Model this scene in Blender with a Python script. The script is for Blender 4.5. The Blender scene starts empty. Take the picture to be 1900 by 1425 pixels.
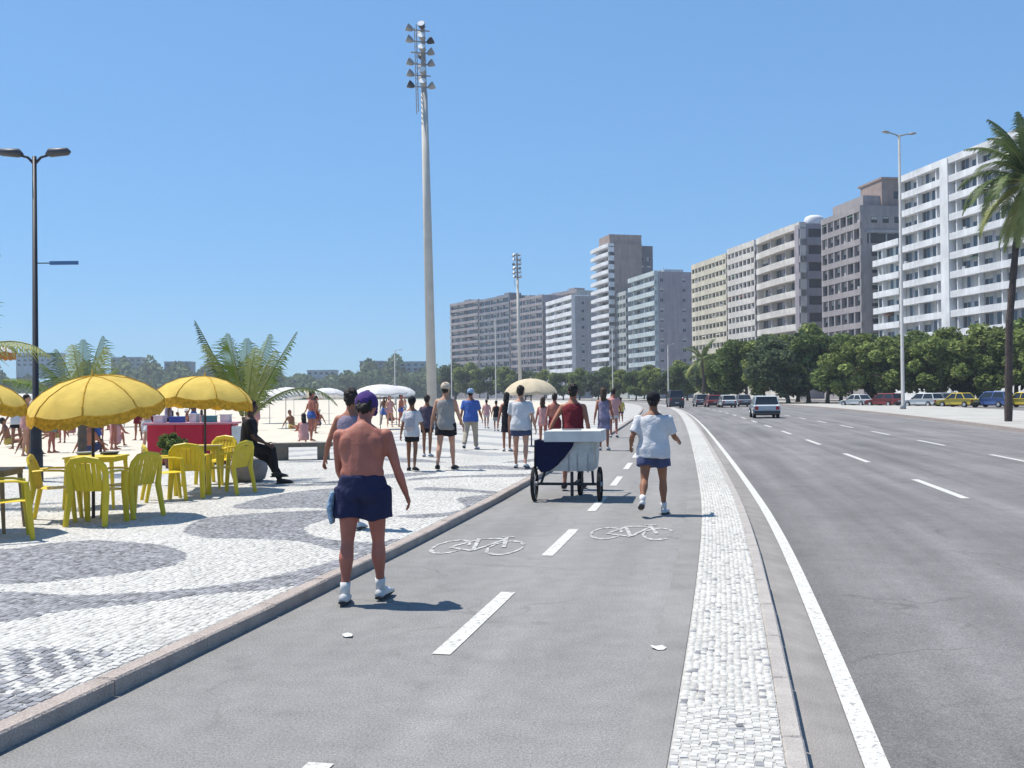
import bpy, math, random
import numpy as np
from mathutils import Vector, Matrix
random.seed(7); RNG = np.random.default_rng(7)
PI = math.pi
def R_(d): return math.radians(d)

# ------------------------------------------------------------------ camera, sky, sun, exposure
scene = bpy.context.scene
col = scene.collection
FPX, HC = 1850.0, 1.62                       # focal length in photo pixels, eye height
CAMROT = (Matrix.Rotation(PI/2 + math.atan(20.5/FPX), 3, 'X') @ Matrix.Rotation(R_(-0.6), 3, 'Z'))
cam_d = bpy.data.cameras.new('camera'); cam = bpy.data.objects.new('camera', cam_d); col.objects.link(cam)
cam.location = (0, 0, HC); cam.rotation_euler = CAMROT.to_euler()
cam_d.sensor_width = 36.0; cam_d.lens = 36.0*FPX/1900.0; cam_d.clip_start = 0.1; cam_d.clip_end = 12000
scene.camera = cam

SUN_EL = 65.0
sun_h = Vector((-0.90, 0.43, 0)).normalized()
sun_v = (sun_h*math.cos(R_(SUN_EL)) + Vector((0, 0, math.sin(R_(SUN_EL))))).normalized()
world = bpy.data.worlds.new('World'); scene.world = world; world.use_nodes = True
wn = world.node_tree.nodes; wl = world.node_tree.links; wn.clear()
sky = wn.new('ShaderNodeTexSky'); sky.sky_type = 'NISHITA'; sky.sun_disc = False
sky.sun_elevation = R_(SUN_EL); sky.sun_rotation = math.atan2(sun_h.x, sun_h.y)
sky.air_density = 3.0; sky.dust_density = 0.0; sky.ozone_density = 5.0; sky.altitude = 8000
wb = wn.new('ShaderNodeBackground'); wb.inputs[1].default_value = 0.145
wg = wn.new('ShaderNodeGamma'); wg.inputs[1].default_value = 0.5          # the camera's soft contrast over the whole sky
wt = wn.new('ShaderNodeMix'); wt.data_type = 'RGBA'; wt.blend_type = 'MULTIPLY'; wt.inputs['Factor'].default_value = 1; wt.inputs['B'].default_value = (0.75, 1.22, 1.74, 1)
wl.new(sky.outputs[0], wg.inputs[0]); wl.new(wg.outputs[0], wt.inputs['A'])
wo = wn.new('ShaderNodeOutputWorld'); wl.new(wt.outputs['Result'], wb.inputs[0]); wl.new(wb.outputs[0], wo.inputs[0])
sl = bpy.data.lights.new('sun', 'SUN'); sl.energy = 5.0; sl.angle = R_(0.53); sl.color = (1.0, 0.935, 0.84)
so = bpy.data.objects.new('sun', sl); col.objects.link(so); so.location = (0, 0, 60)
so.rotation_euler = (-sun_v).to_track_quat('-Z', 'Y').to_euler()
vs = scene.view_settings; vs.view_transform = 'Standard'; vs.look = 'None'; vs.gamma = 1; vs.exposure = 0.45
vs.use_curve_mapping = False

WZ = 0.086                                    # promenade above the cycle path
# ------------------------------------------------------------------ pixel <-> world
def P(px, py, z=0.0):                         # photo pixel -> point on the plane z
    d = CAMROT @ Vector(((px-950)/FPX, -(py-712.5)/FPX, -1.0))
    t = (z-HC)/d.z
    return Vector((d.x*t, d.y*t, z))
def AT(px, Y, z=0.0):                         # column px at distance Y
    return Vector(((px-950)/FPX*Y, Y, z))
def ZAT(px, py, Y):                           # height of pixel at distance Y
    d = CAMROT @ Vector(((px-950)/FPX, -(py-712.5)/FPX, -1.0))
    return HC + d.z*Y/d.y

# ------------------------------------------------------------------ the street's centre curve (the white edge line)
_hs = np.array([-20, 0, 5, 12, 20, 40, 70, 110, 150, 200, 250, 320, 450, 1000.0])
_hd = np.array([12.6, 12.3, 11.6, 9.9, 9.6, 9.3, 8.6, 7.0, 3.5, -3, -9, -13, -16, -20.0])
S = np.arange(-12, 1000, 0.25); TH = np.radians(np.interp(S, _hs, _hd))
CX = np.concatenate([[0], np.cumsum(np.sin(TH[:-1])*0.25)]); CY = np.concatenate([[0], np.cumsum(np.cos(TH[:-1])*0.25)])
CX += 1.66 - np.interp(0, S, CX); CY += 4.62 - np.interp(0, S, CY)
def heading(s): return float(np.interp(s, S, TH))
def L(s, d):
    x = np.interp(s, S, CX); y = np.interp(s, S, CY); t = np.interp(s, S, TH)
    return x + d*np.cos(t), y - d*np.sin(t)
def LV(s, d, z=0.0):
    x, y = L(s, d); return Vector((float(x), float(y), z))
def SD(x, y):
    k = int(np.argmin((CX-x)**2 + (CY-y)**2)); t = TH[k]
    return S[k], (x-CX[k])*math.cos(t) - (y-CY[k])*math.sin(t)

# ------------------------------------------------------------------ materials
MATS = {}
def mat(name, c, rough=0.85, var=0.12, scale=6.0, bump=0.0, bscale=40.0, metal=0.0, spec=0.3, tone=False, uvstreak=0.0, speck=0.0, spscale=120.0, patch=0.0, transl=0.0, crack=0.0, stain=0.0):
    if name in MATS: return MATS[name]
    m = bpy.data.materials.new(name); m.use_nodes = True; nt = m.node_tree; n = nt.nodes; l = nt.links
    b = n['Principled BSDF']; b.inputs['Roughness'].default_value = rough; b.inputs['Metallic'].default_value = metal
    b.inputs['Specular IOR Level'].default_value = spec
    tc = n.new('ShaderNodeTexCoord'); cur = None
    def mul(a, fac_out, lo, hi):
        mr = n.new('ShaderNodeMapRange'); mr.inputs['From Min'].default_value = 0.3; mr.inputs['From Max'].default_value = 0.7
        mr.inputs['To Min'].default_value = lo; mr.inputs['To Max'].default_value = hi; l.new(fac_out, mr.inputs['Value'])
        v = n.new('ShaderNodeMix'); v.data_type = 'RGBA'; v.blend_type = 'MULTIPLY'; v.inputs['Factor'].default_value = 1
        if a is None: v.inputs['A'].default_value = (*c, 1)
        else: l.new(a, v.inputs['A'])
        l.new(mr.outputs[0], v.inputs['B']); return v.outputs['Result']
    if var:
        nz = n.new('ShaderNodeTexNoise'); nz.inputs['Scale'].default_value = scale; nz.inputs['Detail'].default_value = 5
        l.new(tc.outputs['Object'], nz.inputs['Vector']); cur = mul(cur, nz.outputs[0], 1-var, 1+var)
    if patch:
        nz = n.new('ShaderNodeTexNoise'); nz.inputs['Scale'].default_value = 0.35; nz.inputs['Detail'].default_value = 4
        l.new(tc.outputs['Object'], nz.inputs['Vector']); cur = mul(cur, nz.outputs[0], 1-patch, 1+patch)
    if speck:
        nz = n.new('ShaderNodeTexNoise'); nz.inputs['Scale'].default_value = spscale; nz.inputs['Detail'].default_value = 2
        l.new(tc.outputs['Object'], nz.inputs['Vector']); cur = mul(cur, nz.outputs[0], 1-speck, 1+speck)
    if uvstreak:
        mp = n.new('ShaderNodeMapping'); mp.inputs['Scale'].default_value = (0.06, 1.6, 1); l.new(tc.outputs['UV'], mp.inputs['Vector'])
        nz = n.new('ShaderNodeTexNoise'); nz.inputs['Scale'].default_value = 1; nz.inputs['Detail'].default_value = 4
        l.new(mp.outputs[0], nz.inputs['Vector']); cur = mul(cur, nz.outputs[0], 1-uvstreak, 1+uvstreak)
    if stain:                                  # rain streaks running down a wall
        mp = n.new('ShaderNodeMapping'); mp.inputs['Scale'].default_value = (1.3, 1.3, 0.07); l.new(tc.outputs['Object'], mp.inputs['Vector'])
        nz = n.new('ShaderNodeTexNoise'); nz.inputs['Scale'].default_value = 1; nz.inputs['Detail'].default_value = 5; l.new(mp.outputs[0], nz.inputs['Vector']); cur = mul(cur, nz.outputs[0], 1-stain, 1+stain*0.5)
    if crack:                                  # fine crazing and old patches in the asphalt
        nz = n.new('ShaderNodeTexNoise'); nz.inputs['Scale'].default_value = 1.4; nz.inputs['Detail'].default_value = 5; l.new(tc.outputs['Object'], nz.inputs['Vector'])
        av = n.new('ShaderNodeMix'); av.data_type = 'RGBA'; av.blend_type = 'LINEAR_LIGHT'; av.inputs['Factor'].default_value = 0.35; l.new(tc.outputs['Object'], av.inputs['A']); l.new(nz.outputs['Color'], av.inputs['B'])
        vo = n.new('ShaderNodeTexVoronoi'); vo.feature = 'DISTANCE_TO_EDGE'; vo.inputs['Scale'].default_value = 0.42; l.new(av.outputs['Result'], vo.inputs['Vector'])
        m1 = n.new('ShaderNodeMapRange'); m1.inputs['From Min'].default_value = 0.0; m1.inputs['From Max'].default_value = 0.008; m1.inputs['To Min'].default_value = 1-crack; m1.inputs['To Max'].default_value = 1; l.new(vo.outputs['Distance'], m1.inputs['Value'])
        n2 = n.new('ShaderNodeTexNoise'); n2.inputs['Scale'].default_value = 0.5; l.new(tc.outputs['Object'], n2.inputs['Vector'])
        m2 = n.new('ShaderNodeMapRange'); m2.inputs['From Min'].default_value = 0.48; m2.inputs['From Max'].default_value = 0.6; l.new(n2.outputs[0], m2.inputs['Value'])
        v = n.new('ShaderNodeMix'); v.data_type = 'RGBA'; v.blend_type = 'MULTIPLY'; l.new(m2.outputs[0], v.inputs['Factor']); l.new(cur, v.inputs['A']); l.new(m1.outputs[0], v.inputs['B']); cur = v.outputs['Result']
        n3 = n.new('ShaderNodeTexNoise'); n3.inputs['Scale'].default_value = 2.2; n3.inputs['Detail'].default_value = 6; n3.inputs['Roughness'].default_value = 0.65; l.new(tc.outputs['Object'], n3.inputs['Vector'])
        m3 = n.new('ShaderNodeMapRange'); m3.inputs['From Min'].default_value = 0.60; m3.inputs['From Max'].default_value = 0.72; m3.inputs['To Min'].default_value = 1; m3.inputs['To Max'].default_value = 0.80; l.new(n3.outputs[0], m3.inputs['Value'])
        v = n.new('ShaderNodeMix'); v.data_type = 'RGBA'; v.blend_type = 'MULTIPLY'; v.inputs['Factor'].default_value = 1; l.new(cur, v.inputs['A']); l.new(m3.outputs[0], v.inputs['B']); cur = v.outputs['Result']
    if tone:
        at = n.new('ShaderNodeAttribute'); at.attribute_name = 'tone'
        v = n.new('ShaderNodeMix'); v.data_type = 'RGBA'; v.blend_type = 'MULTIPLY'; v.inputs['Factor'].default_value = 1
        if cur is None: v.inputs['A'].default_value = (*c, 1)
        else: l.new(cur, v.inputs['A'])
        l.new(at.outputs['Fac'], v.inputs['B']); cur = v.outputs['Result']
    if cur is None: b.inputs['Base Color'].default_value = (*c, 1)
    else: l.new(cur, b.inputs['Base Color'])
    if bump:
        nz = n.new('ShaderNodeTexNoise'); nz.inputs['Scale'].default_value = bscale; nz.inputs['Detail'].default_value = 4
        l.new(tc.outputs['Object'], nz.inputs['Vector'])
        bp = n.new('ShaderNodeBump'); bp.inputs['Strength'].default_value = min(1, bump); bp.inputs['Distance'].default_value = 0.02*max(1, bump)
        l.new(nz.outputs[0], bp.inputs['Height']); l.new(bp.outputs[0], b.inputs['Normal'])
    if transl:
        tr = n.new('ShaderNodeBsdfTranslucent'); mx = n.new('ShaderNodeMixShader'); mx.inputs[0].default_value = transl
        if cur is None: tr.inputs[0].default_value = (*c, 1)
        else: l.new(cur, tr.inputs[0])
        out = n['Material Output']; l.new(b.outputs[0], mx.inputs[1]); l.new(tr.outputs[0], mx.inputs[2]); l.new(mx.outputs[0], out.inputs[0])
    MATS[name] = m; return m

M_ASPH = mat('cycle_asphalt', (0.228, 0.224, 0.218), 0.92, 0.08, 5, 0.6, 110, speck=0.22, spscale=70, patch=0.09, uvstreak=0.11, crack=0.25)
M_ROAD = mat('road_asphalt', (0.168, 0.163, 0.163), 0.9, 0.08, 4, 0.6, 110, speck=0.24, spscale=70, patch=0.12, uvstreak=0.26, crack=0.28)
M_GUT = mat('gutter_concrete', (0.225, 0.213, 0.2), 0.9, 0.14, 3, 0.4, 90, speck=0.14, uvstreak=0.18)
M_EDGE = mat('edging_concrete', (0.212, 0.206, 0.198), 0.9, 0.16, 2, 0.4, 90, speck=0.16, patch=0.1)
M_LINE = mat('road_paint', (0.50, 0.50, 0.47), 0.75, 0.10, 9, 0.15, 120, speck=0.12)
def worn(m, lo, hi, sc=26.0):                 # old paint: the asphalt shows through in flecks
    n = m.node_tree.nodes; l = m.node_tree.links; b = n['Principled BSDF']; src = b.inputs['Base Color'].links[0].from_socket
    tc = n.new('ShaderNodeTexCoord'); nz = n.new('ShaderNodeTexNoise'); nz.inputs['Scale'].default_value = sc; nz.inputs['Detail'].default_value = 6; nz.inputs['Roughness'].default_value = 0.7; l.new(tc.outputs['Object'], nz.inputs['Vector'])
    mr = n.new('ShaderNodeMapRange'); mr.inputs['From Min'].default_value = lo; mr.inputs['From Max'].default_value = hi; l.new(nz.outputs[0], mr.inputs['Value'])
    mx = n.new('ShaderNodeMix'); mx.data_type = 'RGBA'; mx.inputs['A'].default_value = (0.22, 0.218, 0.222, 1); l.new(src, mx.inputs['B']); l.new(mr.outputs[0], mx.inputs['Factor']); l.new(mx.outputs['Result'], b.inputs['Base Color'])
worn(M_LINE, 0.36, 0.46)
M_MARK = mat('bicycle_paint', (0.47, 0.47, 0.44), 0.8, 0.10, 9, speck=0.12); worn(M_MARK, 0.44, 0.56, 14.0)
M_GRAN = mat('granite_kerb', (0.33, 0.285, 0.255), 0.85, 0.14, 5, 0.6, 60, speck=0.2, spscale=90)
M_MORT = mat('paving_bed', (0.38, 0.37, 0.35), 0.95, 0.12, 5, 0.3, 80)
M_WST = mat('limestone_white', (0.45, 0.445, 0.42), 0.8, 0.05, 3, 0.2, 60, tone=True, patch=0.07)
M_BST = mat('basalt_dark', (0.205, 0.21, 0.222), 0.8, 0.06, 3, 0.2, 60, tone=True, patch=0.08)
M_SAND = mat('beach_sand', (0.50, 0.46, 0.38), 0.95, 0.1, 1.2, 1.0, 6, speck=0.06)
M_SEA = mat('sea_water', (0.03, 0.11, 0.13), 0.15, 0.1, 0.05, 0.5, 0.6, spec=0.5)
M_GRND = mat('ground_earth', (0.20, 0.185, 0.16), 0.95, 0.15, 0.05)

# ------------------------------------------------------------------ mesh helpers
class MB:
    def __init__(s): s.v = []; s.f = []; s.m = []
    def add(s, vs, fs, mi=0):
        o = len(s.v); s.v += [tuple(p) for p in vs]; s.f += [tuple(i+o for i in f) for f in fs]; s.m += [mi]*len(fs); return s
    def box(s, c, d, mi=0, rot=None, taper=1.0):
        h = Vector(d)/2; vs = []
        for z in (-1, 1):
            k = taper if z > 0 else 1.0
            for x, y in ((-1, -1), (1, -1), (1, 1), (-1, 1)): vs.append(Vector((x*h.x*k, y*h.y*k, z*h.z)))
        if rot is not None: vs = [rot @ p for p in vs]
        vs = [p + Vector(c) for p in vs]
        return s.add(vs, [(3,2,1,0), (4,5,6,7), (0,1,5,4), (1,2,6,5), (2,3,7,6), (3,0,4,7)], mi)
    def b2(s, a, b, mi=0):
        return s.box([(a[i]+b[i])/2 for i in range(3)], [abs(b[i]-a[i]) for i in range(3)], mi)
    def loft(s, pts, rads, n=12, side=(1, 0, 0), mi=0, cap=True):
        pts = [Vector(p) for p in pts]; rads = [(r, r) if not hasattr(r, '__len__') else r for r in rads]; vs = []; fs = []
        for i, p in enumerate(pts):
            a = pts[max(0, i-1)]; b = pts[min(len(pts)-1, i+1)]; t = (b-a).normalized()
            sd = Vector(side); x = sd - t*sd.dot(t)
            if x.length < 1e-3: x = Vector((0, 1, 0)) - t*t.y
            x.normalize(); y = t.cross(x)
            for k in range(n):
                an = 2*PI*k/n; vs.append(p + x*math.cos(an)*rads[i][0] + y*math.sin(an)*rads[i][1])
        for i in range(len(pts)-1):
            for k in range(n): fs.append((i*n+k, i*n+(k+1) % n, (i+1)*n+(k+1) % n, (i+1)*n+k))
        if cap: fs.append(tuple(reversed(range(n)))); fs.append(tuple((len(pts)-1)*n+k for k in range(n)))
        return s.add(vs, fs, mi)
    def tube(s, a, b, r0, r1=None, n=10, mi=0): return s.loft([a, b], [r0, r0 if r1 is None else r1], n, mi=mi, side=(1, 0.01, 0.02))
    def lathe(s, prof, n=20, c=(0, 0, 0), mi=0, cap=True):
        vs = []; fs = []; c = Vector(c)
        for r, z in prof:
            for k in range(n): an = 2*PI*k/n; vs.append(c + Vector((r*math.cos(an), r*math.sin(an), z)))
        for i in range(len(prof)-1):
            for k in range(n): fs.append((i*n+k, i*n+(k+1) % n, (i+1)*n+(k+1) % n, (i+1)*n+k))
        if cap: fs.append(tuple(reversed(range(n)))); fs.append(tuple((len(prof)-1)*n+k for k in range(n)))
        return s.add(vs, fs, mi)
    def ell(s, c, r, rot=None, n=12, mi=0):
        vs = []; fs = []; c = Vector(c); R = n//2+1
        for i in range(1, R):
            ph = PI*i/R
            for k in range(n):
                an = 2*PI*k/n; q = Vector((r[0]*math.sin(ph)*math.cos(an), r[1]*math.sin(ph)*math.sin(an), -r[2]*math.cos(ph)))
                vs.append((rot @ q if rot is not None else q) + c)
        for i in range(R-2):
            for k in range(n): fs.append((i*n+k, i*n+(k+1) % n, (i+1)*n+(k+1) % n, (i+1)*n+k))
        lo = Vector((0, 0, -r[2])); hi = Vector((0, 0, r[2]))
        if rot is not None: lo = rot @ lo; hi = rot @ hi
        vs += [lo+c, hi+c]; a = len(vs)-2
        for k in range(n): fs.append((k, a, (k+1) % n)); fs.append(((R-2)*n+k, (R-2)*n+(k+1) % n, a+1))
        return s.add([tuple(q) for q in vs], [tuple(reversed(f)) if len(f) == 3 and a in f else f for f in fs], mi)
    def mesh(s, name, mats, smooth=False):
        me = bpy.data.meshes.new(name); me.from_pydata(s.v, [], s.f)
        for m in (mats if isinstance(mats, (list, tuple)) else [mats]): me.materials.append(m)
        me.polygons.foreach_set('material_index', s.m)
        if smooth: me.polygons.foreach_set('use_smooth', [True]*len(s.f))
        me.update(); return me
    def obj(s, name, mats, parent=None, loc=None, smooth=False): return link(name, s.mesh(name, mats, smooth), parent, loc)

def link(name, me, parent=None, loc=None, rotz=None):
    o = bpy.data.objects.new(name, me); col.objects.link(o)
    if parent is not None: o.parent = parent
    if loc is not None: o.location = loc
    if rotz is not None: o.rotation_euler = (0, 0, rotz)
    return o
def tag(o, label=None, cat=None, group=None, kind=None):
    if label: o['label'] = label
    if cat: o['category'] = cat
    if group: o['group'] = group
    if kind: o['kind'] = kind
    return o
def thing(name, label, cat, loc=(0, 0, 0), rotz=0.0, group=None):
    return tag(link(name, None, None, loc, rotz), label, cat, group)
def copy_tree(o, parent=None):
    c = o.copy(); col.objects.link(c); c.parent = parent
    for ch in list(o.children): copy_tree(ch, c)
    return c
def np_mesh(name, V, Q, mi, mats, tone=None, smooth=False):
    me = bpy.data.meshes.new(name); V = np.asarray(V, dtype=np.float32); Q = np.asarray(Q, dtype=np.int32)
    k = Q.shape[1]
    me.vertices.add(len(V)); me.vertices.foreach_set('co', V.ravel())
    me.loops.add(Q.size); me.loops.foreach_set('vertex_index', Q.ravel())
    me.polygons.add(len(Q)); me.polygons.foreach_set('loop_start', np.arange(0, Q.size, k, dtype=np.int32))
    for m in mats: me.materials.append(m)
    if mi is not None: me.polygons.foreach_set('material_index', np.asarray(mi, dtype=np.int32))
    if smooth: me.polygons.foreach_set('use_smooth', np.ones(len(Q), dtype=bool))
    if tone is not None:
        a = me.attributes.new('tone', 'FLOAT', 'POINT'); a.data.foreach_set('value', np.asarray(tone, dtype=np.float32))
    me.update(calc_edges=True); return me
_tmp = bpy.data.scenes.new('tmp_eval')
def remesh(mb, name, voxel, smooth=4, mats=None, extra=None, noise=0.0, nfreq=9.0):
    me = mb.mesh('src', []) if False else bpy.data.meshes.new('src')
    me.from_pydata(mb.v, [], mb.f); o = bpy.data.objects.new('src', me); _tmp.collection.objects.link(o)
    r = o.modifiers.new('r', 'REMESH'); r.mode = 'VOXEL'; r.voxel_size = voxel; r.adaptivity = 0
    sm = o.modifiers.new('s', 'SMOOTH'); sm.iterations = smooth; sm.factor = 0.5
    with bpy.context.temp_override(scene=_tmp, view_layer=_tmp.view_layers[0]):
        dg = bpy.context.evaluated_depsgraph_get()
    out = bpy.data.meshes.new_from_object(o.evaluated_get(dg)); out.name = name
    bpy.data.objects.remove(o); bpy.data.meshes.remove(me)
    if noise:
        from mathutils import noise as nz
        for v in out.vertices:
            v.co += v.normal*noise*nz.noise(Vector((v.co.x*nfreq, v.co.y*nfreq, v.co.z*nfreq*0.6)))
    if extra:
        V = [tuple(v.co) for v in out.vertices]; Fs = [tuple(p.vertices) for p in out.polygons]; n0 = len(V)
        V += extra.v; Fs += [tuple(i+n0 for i in f) for f in extra.f]
        bpy.data.meshes.remove(out); out = bpy.data.meshes.new(name); out.from_pydata(V, [], Fs)
    out.materials.clear()
    for m in (mats or []): out.materials.append(m)
    out.polygons.foreach_set('use_smooth', [True]*len(out.polygons)); out.update(); return out

# ================================================================== THE SETTING
def strip(name, d0, d1, z, s0, s1, m, step=0.5, nd=1, kind='structure', zf=None, thick=0.0):
    ss = np.arange(s0, s1+1e-6, step); V = []; UV = []; Q = []
    for i, s in enumerate(ss):
        a = d0(s) if callable(d0) else d0; b = d1(s) if callable(d1) else d1
        for k in range(nd+1):
            d = a + (b-a)*k/nd; x, y = L(s, d); V.append((x, y, z if zf is None else zf(s, d))); UV.append((s, d))
    w = nd+1
    for i in range(len(ss)-1):
        for k in range(nd): q = i*w+k; Q.append((q, q+1, q+w+1, q+w))
    me = bpy.data.meshes.new(name); me.from_pydata(V, [], Q); uv = me.uv_layers.new(name='UVMap')
    idx = np.zeros(len(me.loops), dtype=np.int32); me.loops.foreach_get('vertex_index', idx)
    uv.data.foreach_set('uv', np.array(UV, dtype=np.float32)[idx].ravel()); me.materials.append(m); me.update()
    o = link(name, me)
    if kind: tag(o, kind=kind)
    return o

g = MB(); g.add([(-6000, -300, -1.6), (6000, -300, -1.6), (6000, 9000, -1.6), (-6000, 9000, -1.6)], [(0, 1, 2, 3)]); tag(g.obj('ground', M_GRND), kind='structure')
RK = lambda s: float(np.interp(s, [30, 50, 95, 140], [12.0, 13.2, 14.8, 15.2]))     # right kerb of the carriageway
MED = lambda s: RK(s) + 11.0
road = strip('road', -0.33, lambda s: RK(s), -0.12, -9, 800, M_ROAD, 1.0, 4)
path = strip('cycle_path', -3.95, -0.91, 0.0, -9, 400, M_ASPH, 0.5, 3)
strip('path_edging', -1.13, -0.925, 0.004, -9, 80, M_EDGE)
strip('gutter', -0.335, -0.055, -0.116, -9, 120, M_GUT, zf=lambda s, d: -.116+.055*min(1, (-.055-d)/.28))
tag(strip('road_edge_line', -0.05, 0.065, -0.112, -9, 300, M_LINE), kind='structure')
walk = strip('sidewalk', -13.6, -4.06, WZ-.004, -9, 520, M_MORT, 0.5, 6)
dstrip = strip('divider_strip', -0.92, -0.42, 0.001, -9, 300, M_MORT, 0.5)
M_PALE = mat('pale_paving', (0.36, 0.355, 0.33), 0.9, 0.1, 2, 0.3, 30, patch=0.12, speck=0.12, spscale=40)
median = strip('median_pavement', lambda s: RK(s)+0.18, MED, 0.02, -9, 520, M_PALE, 1.0, 3)
strip('far_road', lambda s: MED(s), lambda s: MED(s)+14, -0.12, -9, 520, M_ROAD, 1.0, 2)
strip('far_pavement', lambda s: MED(s)+14, lambda s: MED(s)+60, 0.02, -9, 600, M_PALE, 2.0, 3)
def kerb_mesh(name, d0, d1, z0, z1, s0, s1, m, step=1.0):
    mb = MB(); ss = np.arange(s0, s1, step); vs = []
    for s in ss:
        a = d0(s) if callable(d0) else d0; b = d1(s) if callable(d1) else d1
        for d, z in ((a, z0), (a, z1), (b, z1), (b, z0)): x, y = L(s, d); vs.append((x, y, z))
    fs = [(i*4+k, i*4+k+1, i*4+5+k, i*4+4+k) for i in range(len(ss)-1) for k in range(3)]
    mb.add(vs, fs); return mb.obj(name, m)
tag(kerb_mesh('median_kerb', RK, lambda s: RK(s)+0.18, -0.2, 0.03, -9, 520, M_GRAN), kind='structure')
tag(kerb_mesh('far_kerb', lambda s: MED(s)-0.18, MED, -0.2, 0.03, -9, 520, M_GRAN), kind='structure')
# beach and sea
def sandz(s, d): return WZ-.02 + (d+13.5)*0.008 if d > -150 else -0.99 + (d+150)*0.02
sand = strip('beach_sand', -185, -13.3, 0, -12, 760, M_SAND, 4.0, 24, zf=lambda s, d: sandz(s, d) + 0.05*math.sin(s*1.1+d)*math.sin(d*0.9))
mb = MB(); pts = [LV(s, -158, -1.05) for s in np.arange(-12, 760, 8)]
vs = [(-3000, -200, -1.05)] + [tuple(p) for p in pts] + [(-3000, 1500, -1.05)]
mb.add(vs, [(0, i, i+1) for i in range(1, len(vs)-1)]); tag(mb.obj('sea_water', M_SEA), kind='structure')

# kerb stones along the promenade and along the divider
kerb = tag(link('promenade_kerb', None), kind='structure'); dk = tag(link('divider_kerb', None), kind='structure')
def stone_block(lx, ly, lz, bev=0.012, seed=0):
    rr = random.Random(seed); mb = MB(); x, y = lx/2, ly/2; vs = []
    for z, i in ((0, 0), (lz-bev, 0), (lz, bev)):
        for sx, sy in ((-1, -1), (1, -1), (1, 1), (-1, 1)): vs.append((sx*(x-i)+rr.uniform(-.003, .003), sy*(y-i)+rr.uniform(-.003, .003), z+rr.uniform(-.003, .003)))
    fs = [(8, 9, 10, 11)]
    for k in range(2):
        for j in range(4): a = k*4+j; b = k*4+(j+1) % 4; fs.append((a, b, b+4, a+4))
    return mb.add(vs, fs)
kms = [stone_block(0.13, 0.985, WZ+.02, seed=i).mesh('kerbstone', M_GRAN) for i in range(4)]
for i in range(80):
    s = -8 + i; o = link('kerbstone', kms[i % 4], kerb, LV(s+0.5, -4.0, -0.012+random.uniform(-.004, .004)), -heading(s+.5)+random.uniform(-.004, .004))
kerb_mesh('kerb_run', -4.07, -3.93, -0.02, WZ+.006, 72, 520, M_GRAN).parent = kerb
kms = [stone_block(0.10, 0.985, 0.17, seed=9+i).mesh('kerbstone', mat('pale_kerb', (0.33, 0.31, 0.29), 0.88, 0.12, 6, 0.4, 60, speck=0.15)) for i in range(3)]
for i in range(60):
    s = -8 + i; link('kerbstone', kms[i % 3], dk, LV(s+0.5, -0.37, -0.165+random.uniform(-.003, .003)), -heading(s+.5))
kerb_mesh('kerb_run', -0.42, -0.32, -0.15, 0.004, 52, 300, MATS['pale_kerb']).parent = dk

# painted dashes and bicycle marks
for i, (a, b) in enumerate([(1.15+k*3.88, 3.28+k*3.88) for k in range(-2, 22)]):
    o = strip('lane_dash', -2.48, -2.36, 0.005, a, b, M_LINE, 0.4, kind=None)
    tag(o, kind='structure')
for k in range(-1, 14):
    tag(strip('road_dash', 3.2, 3.34, -0.114, 12.2+k*8.5, 15.9+k*8.5, M_LINE, 0.6, kind=None), kind='structure')
    tag(strip('road_dash', 6.9, 7.04, -0.114, 20.2+k*8.3, 24.2+k*8.3, M_LINE, 0.6, kind=None), kind='structure')
def bike_mark(cpx, cpy, flip, label):
    c = P(cpx, cpy, 0.006); s0, d0 = SD(c.x, c.y); mb = MB()
    zz = [0.005]
    def T(u, v): p = LV(s0+v, d0+u); return (p.x, p.y, zz[0])
    def ring(u, v, ru, rv, a0=0, a1=2*PI, w=0.05):
        n = 22; vs = []; zz[0] += .0003
        for k in range(n+1):
            a = a0+(a1-a0)*k/n; ww = w*(1+0.3*math.sin(k*2.3))
            vs += [T(u+(ru-ww*0.6)*math.cos(a), v+(rv-ww*1.9)*math.sin(a)), T(u+ru*math.cos(a), v+rv*math.sin(a))]
        mb.add(vs, [(2*k, 2*k+1, 2*k+3, 2*k+2) for k in range(n)])
    def bar(a, b, w=0.022):
        a = Vector(a); b = Vector(b); n = Vector((-(b-a).y, (b-a).x)).normalized()*w
        n.y *= 1.8; zz[0] += .0003
        mb.add([T(*(a+n)), T(*(a-n)), T(*(b-n)), T(*(b+n))], [(0, 1, 2, 3)])
    k = -1 if flip else 1
    ring(-0.30, 0, 0.19, 0.52, 0.2, 2*PI-0.3); ring(0.30, 0, 0.19, 0.52, 0.5, 2*PI+0.2 if not flip else 5.4)
    bar((-0.28, 0.0), (-0.10, 0.62)); bar((-0.10, 0.60), (0.17, 0.64)); bar((-0.13, 0.62), (0.0, -0.25)); bar((0.0, -0.25), (0.18, 0.62))
    bar((-0.29, -0.05), (0.0, -0.27)); bar((0.28, 0.0), (0.16, 0.74)); bar((0.10, 0.76), (0.24, 0.78))
    o = mb.obj('bicycle_mark', M_MARK); tag(o, kind='structure'); o['label'] = label
bike_mark(888, 1014, False, 'worn white bicycle symbol painted on the left lane'); bike_mark(1172, 992, True, 'worn white bicycle symbol painted on the right lane')

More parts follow.
